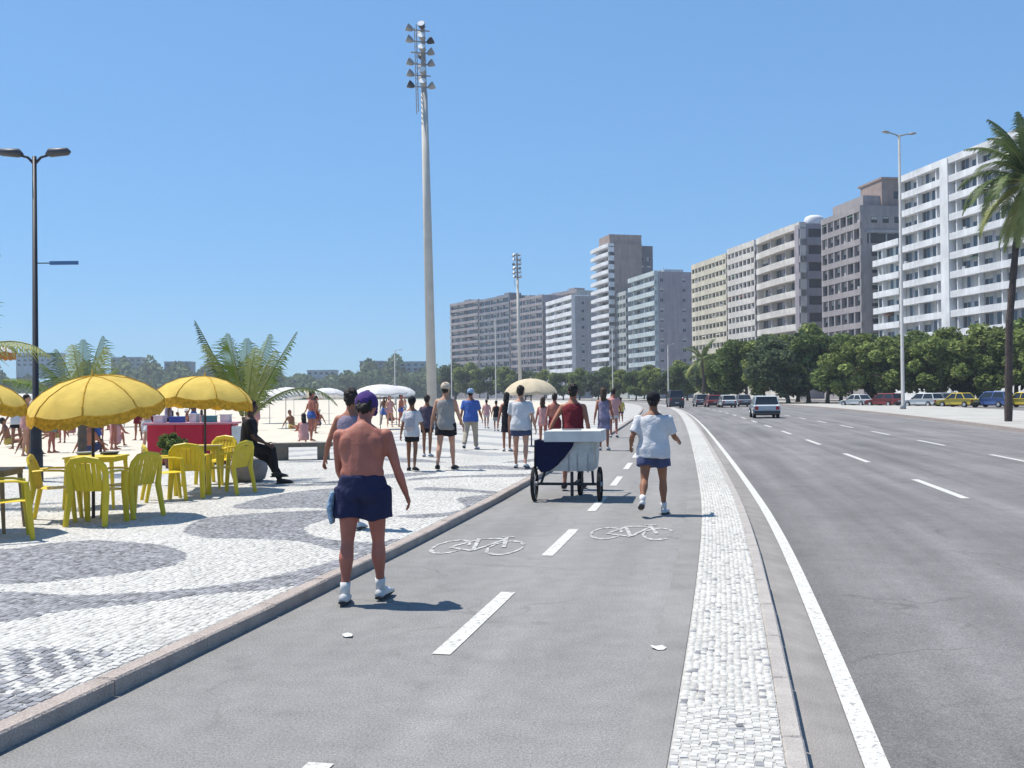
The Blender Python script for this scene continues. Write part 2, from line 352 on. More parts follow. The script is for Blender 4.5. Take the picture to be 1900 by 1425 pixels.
# mosaic paving: dark figures traced on the ground, then single stones
POLY = [
 [(-300,1030),(0,1019),(60,1012),(150,1003),(230,1005),(300,1012),(345,1028),(325,1048),(250,1062),(150,1074),(0,1085),(-300,1095)],
 [(-300,1106),(0,1098),(130,1104),(250,1100),(400,1087),(520,1066),(600,1046),(680,1022),(760,1000),(740,1018),(690,1047),(630,1070),(500,1094),(400,1102),(250,1121),(100,1137),(0,1155),(-300,1175)],
 [(340,985),(380,962),(470,953),(600,947),(690,948),(690,957),(610,964),(568,978),(582,994),(640,1004),(700,1006),(740,1000),(705,1026),(620,1020),(560,1005),(460,1000),(380,998)],
 [(430,940),(500,921),(560,911),(650,904),(720,902),(720,912),(650,925),(640,945),(560,942),(480,945)],
 [(-300,1203),(0,1205),(60,1203),(130,1206),(210,1212),(150,1242),(40,1280),(0,1286),(-300,1330)],
 [(-300,1345),(0,1290),(60,1285),(145,1288),(100,1310),(0,1360),(-300,1480)],
 [(735,957),(830,951),(862,941),(850,925),(905,918),(975,914),(905,941),(860,953),(780,962)],
 [(770,909),(850,912),(930,917),(940,914),(860,907),(790,904)],
 [(760,892),(850,886),(960,885),(1000,882),(1000,879),(900,881),(780,886)],
 [(830,868),(900,863),(960,866),(1010,868),(1010,872),(950,872),(880,870)],
 [(560,900),(640,890),(720,880),(800,876),(800,880),(720,888),(640,900)],
]
def catmull(pts, n=6):
    out = []; N = len(pts)
    for i in range(N):
        p0, p1, p2, p3 = [np.array(pts[(i+k-1) % N], float) for k in range(4)]
        for t in np.linspace(0, 1, n, endpoint=False):
            out.append(0.5*((2*p1)+(-p0+p2)*t+(2*p0-5*p1+4*p2-p3)*t*t+(-p0+3*p1-3*p2+p3)*t**3))
    return out
WPOLY = [np.array([tuple(P(q[0], max(q[1], 760), WZ))[:2] for q in catmull(pp)]) for pp in POLY]
def inpoly(poly, x, y):
    r = np.zeros(x.shape, bool); n = len(poly); j = n-1
    for i in range(n):
        xi, yi = poly[i]; xj, yj = poly[j]
        c = ((yi > y) != (yj > y)) & (x < (xj-xi)*(y-yi)/((yj-yi)+1e-12)+xi); r ^= c; j = i
    return r
def is_dark(x, y, s, d):
    r = np.zeros(x.shape, bool)
    for k, pl in enumerate(WPOLY):
        i = inpoly(pl, x, y)
        if k == 4: i &= (np.mod((x*.85+y*.53)/.15, 1.0) < 0.56)
        r |= i
    ph = s/4.2 + 0.55*np.sin(d*0.85+0.6) + 0.1*np.sin(d*2.0)
    far = (np.abs(np.mod(ph, 1.0)-0.5) < 0.16) & (s > 17.5)
    return r | far
def mosaic(parent, name, d0, d1, s0, s1, z, size, pattern, nind, gap=0.006):
    ns = int((s1-s0)/size); nd = int(round((d1-d0)/size)); sd_ = (d1-d0)/nd
    ss, dd = np.meshgrid(s0+(np.arange(ns)+.5)*size, d0+(np.arange(nd)+.5)*sd_, indexing='ij')
    ss = ss + (np.arange(nd) % 2)[None, :]*size*0.5
    ss = (ss+RNG.uniform(-.22, .22, ss.shape)*size).ravel(); dd = (dd+RNG.uniform(-.22, .22, dd.shape)*size).ravel()
    x, y = L(ss, dd); th = np.interp(ss, S, TH)
    px = 950+FPX*x/np.maximum(y, .1)
    keep = (y > 2.2) & (px > -420) & (px < 2300); ss, dd, x, y, th = ss[keep], dd[keep], x[keep], y[keep], th[keep]
    dark = is_dark(x, y, ss, dd) if pattern else (RNG.random(len(x)) < 0.045)
    tone = RNG.normal(1.0, 0.09 if pattern else 0.11, len(x)).clip(.55, 1.3)
    if pattern: tone[dark] = RNG.normal(1.0, 0.24, dark.sum()).clip(.5, 1.9)
    rot = -th + RNG.uniform(-.22, .22, len(x)); h = RNG.uniform(-.001, .001, len(x))
    order = np.argsort(y + (1e3*((px[keep] < 0) | (px[keep] > 1900) | (y < 4.15)))); ind = order[:nind]; rest = order[nind:]
    def protos(m, sd):
        out = []
        for k in range(10):
            b = MB(); a = size/2-gap/2; q = a-0.003; rr = random.Random(k+11); vs = []
            for e, zz in ((a, -.003), (q, 0.002)):
                for sx, sy in ((-1, -1), (1, -1), (1, 1), (-1, 1)): vs.append((sx*e*rr.uniform(.9, 1.04), sy*e*rr.uniform(.9, 1.04), zz))
            fs = [(4, 5, 6, 7)]+[(j, (j+1) % 4, (j+1) % 4+4, j+4) for j in range(4)]
            b.add(vs, fs); me = b.mesh('paving_stone', m); at = me.attributes.new('tone', 'FLOAT', 'POINT'); at.data.foreach_set('value', [1+sd*(-1.55+.345*k)]*8); out.append(me)
        return out
    pw, pb = protos(M_WST, 0.09 if pattern else 0.11), protos(M_BST, 0.22)
    for i in ind:
        o = link('paving_stone', (pb if dark[i] else pw)[int(i*7) % 10], parent, (float(x[i]), float(y[i]), z+float(h[i])), float(rot[i]))
    n = len(rest); a = size/2-gap/2; q = a-0.003
    cs = np.array([(-1, -1), (1, -1), (1, 1), (-1, 1)], float); ct, st = np.cos(rot[rest]), np.sin(rot[rest]); V = np.zeros((n, 8, 3), np.float32)
    for lev, (e, zz) in enumerate(((a, -.003), (q, .002))):
        for j in range(4):
            ex = cs[j, 0]*e*RNG.uniform(.9, 1.04, n); ey = cs[j, 1]*e*RNG.uniform(.9, 1.04, n)
            V[:, lev*4+j, 0] = x[rest]+ex*ct-ey*st; V[:, lev*4+j, 1] = y[rest]+ex*st+ey*ct; V[:, lev*4+j, 2] = z+h[rest]+zz
    Fq = np.array([(4, 5, 6, 7), (0, 1, 5, 4), (1, 2, 6, 5), (2, 3, 7, 6), (3, 0, 4, 7)])
    Q = (np.arange(n)[:, None, None]*8+Fq[None]).reshape(-1, 4)
    me = np_mesh(name, V.reshape(-1, 3), Q, np.repeat(dark[rest].astype(int), 5), [M_WST, M_BST], np.repeat(tone[rest], 8))
    tag(link(name, me, parent), kind='stuff')
mosaic(walk, 'paving_stones', -13.4, -4.08, -3.5, 19.0, WZ, 0.050, True, 300, 0.002)
mosaic(dstrip, 'paving_stones', -0.91, -0.425, -3.5, 26, 0.004, 0.042, False, 300, 0.002)
def far_paving(parent, name, d0, d1, s0, s1, z, cs_, cd, pattern):       # beyond: coarse slabs of the two stone colours
    ss = np.arange(s0, s1, cs_); nd = int((d1-d0)/cd); V = []; Q = []; mi = []; w = nd+1
    for s in ss:
        for k in range(nd+1): x, y = L(s, d0+(d1-d0)*k/nd); V.append((x, y, z))
    sc, dc = np.meshgrid(ss[:-1]+cs_/2, d0+(np.arange(nd)+.5)*(d1-d0)/nd, indexing='ij'); x, y = L(sc.ravel(), dc.ravel())
    dark = is_dark(x, y, sc.ravel(), dc.ravel()) if pattern else np.zeros(sc.size, bool)
    for i in range(len(ss)-1):
        for k in range(nd): q = i*w+k; Q.append((q, q+1, q+w+1, q+w))
    me = np_mesh(name, V, Q, dark.astype(int), [M_WST2, M_BST2])
    o = link(name, me, parent); tag(o, kind='stuff')
M_WST2 = mat('limestone_far', (0.40, 0.395, 0.37), 0.85, 0.1, 14, 0.3, 30, patch=0.08); M_BST2 = mat('basalt_far', (0.27, 0.275, 0.28), 0.85, 0.14, 14, 0.3, 30)
far_paving(walk, 'distant_paving', -13.4, -4.08, 18.9, 140, WZ+.002, 0.2, 0.2, True)
far_paving(dstrip, 'distant_paving', -0.91, -0.425, 25.9, 200, 0.004, 0.5, 0.28, False)

# ================================================================== BUILDINGS
_FY = [90, 120, 179, 250, 330, 420, 455, 500, 540, 600, 800]; _FX = [86.6, 82, 73, 62.4, 46.9, 24.5, 14.5, -10, -34, -75, -220]
def facade_at(px, off=0.0):                    # point of the sea-front building line seen in column px
    ys = np.linspace(90, 800, 8000); xs = np.interp(ys, _FY, _FX)+off
    k = int(np.argmin(np.abs(950+FPX*xs/ys-px))); return Vector((xs[k], ys[k], 0))
M_GLASS = mat('window_glass', (0.035, 0.045, 0.055), 0.12, 0.2, 0.5, spec=0.6)
M_BLIND = mat('window_blind', (0.42, 0.41, 0.38), 0.7, 0.1, 3)
M_FRAME = mat('window_frame', (0.40, 0.41, 0.42), 0.5, 0.05, 3)
M_DFRAME = mat('window_frame_dark', (0.09, 0.09, 0.10), 0.5, 0.05, 3)
def wallm(name, c, var=0.1): return mat(name, c, 0.9, var, 0.5, 0.2, 8, patch=0.10, stain=0.16)
def window_meshes(w, h, fm):
    out = []
    for k in range(4):
        b = MB(); t = 0.07
        b.b2((-w/2, 0, 0), (w/2, 0.05, t), 0); b.b2((-w/2, 0, h-t), (w/2, 0.05, h), 0)
        b.b2((-w/2, 0, t), (-w/2+t, 0.05, h-t), 0); b.b2((w/2-t, 0, t), (w/2, 0.05, h-t), 0)
        if w > 0.9: b.b2((-0.03, 0, t), (0.03, 0.045, h-t), 0)
        b.b2((-w/2+t, 0.005, t), (w/2-t, 0.015, h-t), 1)
        if k == 1: b.b2((-w/2+t, 0.02, h*0.5), (w/2-t, 0.03, h-t), 2)
        if k == 2: b.b2((0.03, 0.02, t), (w/2-t, 0.03, h-t), 2)
        if k == 3: b.b2((-w/2+t, 0.02, h*0.68), (w/2-t, 0.03, h-t), 2)
        out.append(b.mesh('window', [fm, M_GLASS, M_BLIND]))
    return out
def building(label, px_near, px_far, H, D, floors, wall, trim, style, bay=3.2, off=0.0, end=None, endm=None, fm=None, recess=1.1, base=4.5, bandh=1.15, roof=1, shafts=(), group=None, curve=False, near=None, far=None, name='apartment_building', wscale=1.0, seed=1):
    rr = random.Random(seed); a = near or facade_at(px_near, off); b = far or facade_at(px_far, off); u = (b-a); Lf = u.length; ang = math.atan2(u.y, u.x)
    t = thing(name, label, 'building', a, ang, group); fm = fm or M_FRAME; endm = endm or wall
    fh = (H-base)/floors
    mb = MB(); mb.b2((0, -D, -0.3), (Lf, -recess, H)); mb.obj('wall', endm, t)
    g0 = MB(); g0.b2((0.02, -recess, -0.3), (Lf-0.02, -0.3, base-0.2)); g0.obj('ground_floor', trim, t)
    if end: pass
    # storey bands
    bm_ = MB()
    if curve:
        n = 8
        for k in range(n):
            x0, x1 = Lf*k/n, Lf*(k+1)/n; y0 = 0.45*math.sin(PI*k/n); y1 = 0.45*math.sin(PI*(k+1)/n)
            bm_.add([(x0, -recess, 0), (x1, -recess, 0), (x1, y1, 0), (x0, y0, 0), (x0, -recess, bandh), (x1, -recess, bandh), (x1, y1, bandh), (x0, y0, bandh)], [(3, 2, 1, 0), (4, 5, 6, 7), (3, 7, 6, 2)[::-1], (0, 4, 7, 3)[::-1], (1, 2, 6, 5)[::-1]])
    else: bm_.b2((0, -recess+0.002, 0), (Lf, 0, bandh))
    bme = bm_.mesh('storey_band', trim)
    for f in range(floors+1): link('storey_band', bme, t, (0, 0, base + f*fh - 0.25 if f < floors else H-0.3))
    nb = max(1, int(round(Lf/bay))); bw = Lf/nb
    pw = 0.5 if style == 'grid' else 0.28
    pm = MB(); pm.b2((-pw/2, -recess+0.004, 0), (pw/2, -0.05 if style == 'grid' else -0.25, H-base)); pme = pm.mesh('pier', trim)
    for k in range(nb+1):
        x = min(max(k*bw, pw/2), Lf-pw/2)
        if style == 'grid' or k % 2 == 0: link('pier', pme, t, (x, 0, base))
    wh = fh-bandh-0.05; ww = bw*(0.74 if style == 'bands' else 0.6)*wscale
    wm = window_meshes(ww, wh, fm)
    for f in range(floors):
        for k in range(nb):
            if any(abs((k+.5)*bw-sx) < sw/2+bw*0.3 for sx, sw in shafts): continue
            link('window', wm[rr.choice((0, 0, 1, 2, 3))], t, ((k+.5)*bw, -recess+0.002, base+f*fh-0.25+bandh+0.02))
    for sx, sw in shafts:
        s_ = MB(); s_.b2((sx-sw/2, -recess-0.2, 0), (sx+sw/2, 0.12, H+0.6)); s_.obj('shaft', endm if endm is not wall else trim, t)
    # end wall facing the camera
    if end == 'bands':
        e = MB(); e.b2((-0.5, -D*0.96, 0), (0.0, -recess-0.3, bandh+0.3)); em = e.mesh('end_band', endm)
        dk_ = MB(); dk_.b2((-0.06, -D*0.9, 0), (-0.002, -recess-0.6, fh-bandh-0.4)); dkm = dk_.mesh('end_window', [M_GLASS])
        for f in range(floors):
            link('end_band', em, t, (0, 0, base+f*fh-0.25)); link('end_window', dkm, t, (0, 0, base+f*fh+bandh+0.1))
    elif end == 'windows' or isinstance(end, (list, tuple)):
        ys = end if isinstance(end, (list, tuple)) else [-D*0.25, -D*0.5, -D*0.78]
        em = window_meshes(1.3, 1.3, fm)
        for f in range(floors):
            for yy in ys:
                o = link('window', em[rr.choice((0, 0, 1, 3))], t, (-0.003, yy, base+f*fh+0.75)); o.rotation_euler = (0, 0, PI/2)
    # clutter on the front: air conditioners and awnings
    acm = MB(); acm.b2((-.4, 0, 0), (.4, .45, .5)); acme = acm.mesh('air_conditioner', M_FRAME)
    aws = []
    for cc in ((0.30, 0.13, 0.09), (0.12, 0.22, 0.16), (0.50, 0.47, 0.40)):
        am = MB(); am.add([(-bw*.4, 0, .0), (bw*.4, 0, .0), (bw*.4, recess*.8, -.5), (-bw*.4, recess*.8, -.5), (-bw*.4, 0, .04), (bw*.4, 0, .04), (bw*.4, recess*.8, -.46), (-bw*.4, recess*.8, -.46)], [(3, 2, 1, 0), (4, 5, 6, 7), (0, 1, 5, 4), (1, 2, 6, 5), (2, 3, 7, 6), (3, 0, 4, 7)]); aws.append(am.mesh('awning', mat('awning_%d' % int(cc[0]*100), cc, 0.9, 0.1)))
    for _ in range(int(floors*nb*0.10)):
        f = rr.randrange(floors); k = rr.randrange(nb)
        if rr.random() < .55: link('air_conditioner', acme, t, ((k+rr.uniform(.25, .75))*bw, -recess+.06, base+f*fh-0.25+bandh+.05))
        else: link('awning', rr.choice(aws), t, ((k+.5)*bw, -recess+.06, base+(f+1)*fh-0.32))
    # roof
    rp = MB(); rp.b2((0.0, -D, H), (Lf, -D+0.25, H+0.9)); rp.b2((0, -D, H), (0.25, -recess, H+0.9)); rp.obj('parapet', endm, t)
    if roof:
        for k in range(roof):
            x = Lf*rr.uniform(0.15, 0.75); w = rr.uniform(3, 6); r_ = MB(); r_.b2((x, -D*0.75, H), (min(Lf-.3, x+w), -D*0.35, H+rr.uniform(2.0, 3.4))); r_.obj('roof_house', trim, t)
        an = MB()
        for k in range(3):
            x = Lf*rr.uniform(.1, .9); y = -D*rr.uniform(.3, .8); an.tube((x, y, H), (x, y, H+rr.uniform(2, 4.5)), 0.05, n=5); an.b2((x-.6, y-.03, H+1.9), (x+.6, y+.03, H+1.96))
        an.obj('aerial', M_DFRAME, t)
    return t, Lf
W_WHITE = wallm('wall_white', (0.66, 0.67, 0.68)); W_WARM = wallm('wall_warm_white', (0.56, 0.53, 0.49)); W_GREY = wallm('wall_grey', (0.33, 0.34, 0.36))
W_BROWN = wallm('wall_brown', (0.30, 0.235, 0.21)); W_GBROWN = wallm('wall_grey_brown', (0.30, 0.275, 0.28)); W_CREAM = wallm('wall_cream', (0.54, 0.50, 0.40))
W_PURP = wallm('wall_mauve', (0.30, 0.275, 0.305)); W_TEAL = wallm('wall_pale_teal', (0.44, 0.50, 0.51)); W_DGREY = wallm('wall_dark_grey', (0.15, 0.145, 0.16)); W_GREEN = wallm('wall_green_grey', (0.36, 0.385, 0.37))
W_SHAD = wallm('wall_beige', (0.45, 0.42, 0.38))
BG = None
tB1, LB1 = building('long white apartment block with continuous balcony bands behind the tall palm', 2010, 1672, 40.5, 16, 11, W_GREY, W_WHITE, 'bands', 2.9, end='windows', shafts=((facade_at(2010)-facade_at(1757)).length and (((facade_at(2010)-facade_at(1757)).length, 2.4),)), roof=2, seed=2)
rt = MB()
for k in range(26): rt.ell((LB1*(k+.5)/26, -1.8+random.uniform(-.5, .5), 41.0), (random.uniform(.5, 1.1), .6, random.uniform(.4, 1.1)), n=6)
rt.obj('roof_garden', mat('roof_shrubs', (0.05, 0.085, 0.04), 0.8, 0.4, 2), tB1)
building('low white and teal apartment block between the white and the brown blocks', 1670, 1622, 29.5, 14, 8, W_TEAL, W_WHITE, 'bands', 3.2, off=1.0, end='windows', roof=0, seed=3)
tB2, LB2 = building('grey brown apartment block with stepped brown penthouse and end wall', 1600, 1527, 38, 20, 10, W_GBROWN, W_GBROWN, 'grid', 3.0, end=[-3, -5.5, -8], endm=W_GBROWN, fm=M_DFRAME, recess=0.6, bandh=1.2, roof=0, seed=4)
ph = MB(); ph.b2((0.8, -19.8, 38), (LB2*0.55, -5.2, 44.4)); ph.b2((0.5, -20.0, 44.4), (LB2*0.6, -5.0, 44.8)); ph.obj('penthouse', W_BROWN, tB2)
ph = MB(); ph.b2((1.5, -16, 38), (LB2*0.85, -1.5, 41.2)); ph.obj('upper_storey', W_GBROWN, tB2)
for y in (-8.5, -11, -14): o = link('window', window_meshes(1.5, 1.5, M_DFRAME)[0], tB2, (0.797, y, 40.5)); o.rotation_euler = (0, 0, PI/2)
eb = MB(); eb.b2((-0.35, -17, 33.4), (0.02, -1.2, 34.0)); eb.obj('end_cornice', W_GREY, tB2)
eb = MB(); eb.b2((-0.08, -16.5, 31.3), (-0.003, -1.5, 33.2)); eb.obj('end_window_band', M_GLASS, tB2)
for k in range(5):
    m_ = MB(); m_.b2((-0.14, -16.5+k*3.6, 31.3), (-0.082, -16.2+k*3.6, 33.2)); m_.obj('end_mullion', W_GREY, tB2)
tB3, LB3 = building('pale apartment block with curved pink balconies and a white domed roof tank', 1487, 1406, 39.2, 16, 9, W_SHAD, W_WARM, 'bands', 4.0, end='bands', endm=W_PURP, curve=True, recess=1.6, roof=0, bandh=1.5, seed=5, shafts=((1.4, 2.2),))
dm = MB(); dm.lathe([(2.2, 39.2), (2.2, 41.6), (1.9, 42.1), (1.2, 42.4), (0.1, 42.5)], 18, c=(3.0, -5.0, 0)); dm.obj('water_tank', W_WHITE, tB3, smooth=True)
building('white speckled apartment block between the cream block and the domed block', 1403, 1352, 39.5, 14, 12, W_GREY, W_WARM, 'grid', 2.6, off=0.8, fm=M_DFRAME, recess=0.5, bandh=1.5, roof=2, seed=6)
building('cream apartment block with close rows of small windows', 1350, 1285, 38.6, 15, 12, W_CREAM, W_CREAM, 'grid', 2.7, off=0.6, fm=M_DFRAME, recess=0.45, bandh=1.5, roof=2, seed=7)
building('mauve grey apartment block with pale teal balconies and blank end wall', 1216, 1167, 41, 18, 11, W_GREY, W_TEAL, 'bands', 4.5, end=[-2.6, -10.5], endm=W_PURP, recess=1.4, bandh=1.5, roof=2, seed=8)
tB8, _ = building('low green grey apartment block in front of the brown tower', 1163, 1133, 38, 10, 11, W_GREEN, W_GREEN, 'grid', 3.6, off=3.0, end=[-3, -6], recess=0.5, bandh=1.5, roof=1, seed=9)
tB7, LB7 = building('tall brown tower with white wavy balconies on its sea side', 1131, 1098, 57, 13.5, 16, W_DGREY, W_WHITE, 'bands', 7.0, end=None, endm=W_BROWN, curve=True, recess=2.4, bandh=1.35, roof=0, seed=10)
ph = MB(); ph.b2((0.6, -13.6, 56.9), (LB7*0.6, -0.8, 61.5)); ph.obj('roof_storey', W_BROWN, tB7)
ph = MB(); ph.b2((4, -19.5, -0.3), (22, -13.6, 58)); ph.obj('rear_wing', W_DGREY, tB7)
wv = window_meshes(1.6, 1.5, M_FRAME)
for f in range(15):
    for y in (-15.0, -17.8): o = link('window', wv[f % 4], tB7, (3.997, y, 6+f*3.3)); o.rotation_euler = (0, 0, PI/2)
building('white balconied apartment block left of the brown tower', 1062, 1014, 42, 20, 11, W_GREY, W_WHITE, 'bands', 6.0, endm=W_GREY, end=[-5, -9], recess=1.6, bandh=1.7, roof=1, seed=11)
building('plain grey apartment block rising behind the white balconied block', 1072, 1012, 48, 14, 12, W_GREY, W_GBROWN, 'grid', 5.0, off=14, recess=0.5, bandh=1.7, roof=1, seed=12, end=[-4, -10], endm=W_GREEN)
building('dark apartment block with rooftop frame beside the white balconied block', 1008, 948, 46.5, 18, 12, W_DGREY, W_GBROWN, 'grid', 6.5, recess=0.7, bandh=1.3, roof=2, seed=13, endm=W_PURP)
building('dark bluish apartment block in the middle of the far row', 946, 890, 49.5, 18, 13, W_DGREY, wallm('wall_slate', (0.22, 0.225, 0.25)), 'grid', 7.0, recess=0.7, bandh=1.3, roof=3, seed=14)
building('grey brown apartment block at the far left end of the row', 888, 836, 50, 18, 13, W_DGREY, W_GBROWN, 'bands', 7.0, recess=1.4, bandh=1.4, roof=2, seed=15)

# ================================================================== TREES AND PALMS
def leafmat(name, c, tr=0.35): return mat(name, c, 0.75, 0.25, 0.8, tone=True, transl=tr, spec=0.12)
M_LEAF = leafmat('leaf_green', (0.19, 0.235, 0.075)); M_LEAF2 = leafmat('leaf_dark', (0.13, 0.18, 0.06)); M_LEAF3 = leafmat('leaf_bluish', (0.10, 0.135, 0.07))
M_BARK = mat('bark', (0.13, 0.10, 0.08), 0.95, 0.25, 4, 0.8, 12)
def crown_mesh(name, R, Hc, n, leaf, m, seed, clumps=34):
    r = np.random.default_rng(seed); C = []
    while len(C) < clumps:
        p = r.uniform(-1, 1, 3); q = np.linalg.norm(p)
        if 0.45 < q < 1.0 and p[2] > -0.92: C.append(p)
    C = np.array(C)*np.array([R, R, Hc])*0.82; idx = r.integers(0, clumps, n)
    cr = r.uniform(0.6, 1.25, clumps)*R*0.27; off = r.normal(0, 1, (n, 3)); off /= np.linalg.norm(off, axis=1)[:, None]; off *= (r.random(n)**0.45)[:, None]*cr[idx][:, None]; off[:, 2] *= 0.8
    pos = C[idx]+off; a = r.normal(0, 1, (n, 3)); a[:, 2] *= 0.6; a /= np.linalg.norm(a, axis=1)[:, None]
    b = np.cross(a, r.normal(0, 1, (n, 3))); b /= np.linalg.norm(b, axis=1)[:, None]; sz = leaf*r.uniform(.6, 1.4, n)[:, None]
    V = np.stack([pos-a*sz, pos-b*sz*.55, pos+a*sz, pos+b*sz*.55], 1).reshape(-1, 3)
    tone = np.repeat((r.normal(1, .25, n)*r.uniform(.75, 1.3, clumps)[idx]).clip(.35, 2), 4)
    return np_mesh(name, V, np.arange(n*4).reshape(-1, 4), None, [m], tone)
def trunk_mesh(h, r0, seed, R, Hc):
    rr = random.Random(seed); mb = MB(); top = Vector((rr.uniform(-.3, .3), rr.uniform(-.3, .3), h)); mid = top*0.5+Vector((rr.uniform(-.15, .15), 0, 0))
    mb.loft([(0, 0, -0.1), (0, 0, .3), mid, top], [r0*1.4, r0, r0*.8, r0*.65], 8)
    for k in range(6):
        a = 2*PI*k/6+rr.uniform(-.4, .4); e = top+Vector((math.cos(a)*R*.6, math.sin(a)*R*.6, Hc*rr.uniform(.3, 1.1))); m_ = top*.5+e*.5+Vector((0, 0, .3))
        mb.loft([top*0.96, m_, e], [r0*.5, r0*.32, r0*.12], 6)
    return mb.mesh('trunk', M_BARK, True)
TREEV = []
for i, (R, Hc, th, m) in enumerate([(4.8, 4.4, 2.6, M_LEAF), (5.4, 4.2, 2.8, M_LEAF2), (4.4, 4.7, 2.7, M_LEAF), (5.0, 4.3, 2.5, M_LEAF3)]):
    TREEV.append((crown_mesh('crown', R, Hc, 12500, 0.28, m, 40+i, 34), trunk_mesh(th, 0.26, 60+i, R, Hc), th+Hc*0.55))
def tree(v, loc, sc, rot, label, group, zs=1.0, name='almond_tree'):
    c, t, z = TREEV[v]; e = thing(name, label, 'tree', loc, rot, group); e.scale = (sc, sc, sc*zs)
    link('trunk', t, e); link('crown', c, e, (0, 0, z)); return e
# the dense row of sea almonds before the white and brown blocks (px, Y, top pixel)
rows = [(1352, 168, 640), (1385, 160, 628), (1420, 150, 622), (1462, 143, 612), (1500, 150, 606), (1535, 138, 615), (1580, 132, 622), (1618, 140, 612), (1655, 128, 628), (1700, 132, 620), (1742, 124, 612), (1790, 128, 608), (1838, 118, 604), (1885, 122, 590), (1935, 112, 592), (1480, 162, 618), (1560, 158, 622), (1640, 152, 620), (1725, 148, 616), (1815, 140, 612), (1985, 116, 590)]
for i, (px, Y, ty) in enumerate(rows):
    z = ZAT(px, ty, Y); v = i % 4; full = TREEV[v][2]+[4.1, 3.9, 4.4, 4.0][v]
    p = AT(px, Y, 0.0)
    tree(v, p, z/full*1.02, i*1.3, 'broad green almond tree in the dense row before the apartment blocks', 'almond trees before the apartment blocks')
# lower, further street trees
farrow = [(1180, 250, 690), (1212, 240, 686), (1245, 235, 690), (1150, 262, 688), (1275, 220, 676), (1318, 205, 662), (1110, 285, 690), (1075, 300, 686), (1045, 320, 692), (1010, 340, 688), (975, 350, 686), (940, 370, 682), (905, 380, 680), (872, 390, 676), (845, 400, 672), (1195, 290, 680), (1135, 320, 680), (1265, 260, 672), (1330, 190, 655)]
for i, (px, Y, ty) in enumerate(farrow):
    z = ZAT(px, ty, Y); v = (i*3+1) % 4; full = TREEV[v][2]+[4.1, 3.9, 4.4, 4.0][v]
    tree(v, AT(px, Y, 0), z/full*1.05, i*0.9, 'small hazy street tree along the far bend of the avenue', 'street trees along the far bend', name='street_tree')

M_FROND = mat('palm_leaf', (0.13, 0.19, 0.04), 0.6, 0.2, 2, transl=0.3, spec=0.3); M_FRONDY = mat('palm_leaf_yellow', (0.24, 0.27, 0.09), 0.6, 0.2, 2, transl=0.35, spec=0.3)
M_FRONDD = mat('palm_leaf_dark', (0.075, 0.115, 0.035), 0.6, 0.3, 2, transl=0.2, spec=0.3); M_RACH = mat('palm_stalk', (0.26, 0.27, 0.10), 0.6, 0.15, 4)
def frond_mesh(length, up, droop, m, n=42, leaf=0.5, seed=0, wid=0.026, fold=0.45):
    rr = random.Random(seed); mb = MB(); pts = []; p = Vector((0, 0, 0)); ang = up; N = 14
    for i in range(N+1):
        pts.append(p.copy()); p = p+Vector((math.cos(ang), 0, math.sin(ang)))*length/N; ang -= droop/N*(0.4+1.2*i/N)
    mb.loft(pts, [0.030*(1-i/N*0.85)*length/2.0 for i in range(N+1)], 5, side=(0, 1, 0), mi=1)
    for k in range(n):
        t = 0.12+0.88*k/(n-1); f = t*N; i = min(N-1, int(f)); a = pts[i].lerp(pts[i+1], f-i); tg = (pts[i+1]-pts[i]).normalized(); up_ = tg.cross(Vector((0, 1, 0)))*-1
        ll = leaf*(math.sin(PI*min(1, 0.18+t*0.8))**0.7)*rr.uniform(.6, 1.15)
        for sd in (-1, 1):
            dr = (tg*0.75+Vector((0, sd*0.75, 0))+up_*fold).normalized(); e1 = a+dr*ll*0.55; e2 = a+dr*ll+Vector((0, 0, -ll*rr.uniform(.15, .45)))
            w = tg*wid*length/2; mb.add([a-w*.4, a+w*.6, e1+w*.5, e1-w*.5, e2], [(0, 1, 2, 3), (3, 2, 4)])
    return mb.mesh('frond', [m, M_RACH])
def palm(label, loc, trunk_pts, trunk_r, fronds, name='palm_tree', tm=None, group=None):
    t = thing(name, label, 'palm tree', loc, 0, group); mb = MB()
    pts = []; rad = []; n = len(trunk_pts)*5
    for i in range(n+1):
        f = i/n*(len(trunk_pts)-1); k = min(len(trunk_pts)-2, int(f)); pts.append(Vector(trunk_pts[k]).lerp(Vector(trunk_pts[k+1]), f-k)); rad.append(trunk_r*(1.15-0.3*i/n)*(1+(0.10 if i % 2 else -0.04)))
    mb.loft(pts, rad, 10); mb.obj('trunk', tm or M_BARK, t, smooth=False); top = Vector(trunk_pts[-1])
    for (az, me) in fronds: o = link('frond', me, t, top+Vector((0.06*math.cos(az), 0.06*math.sin(az), random.uniform(-.08, .05))), az)
    return t
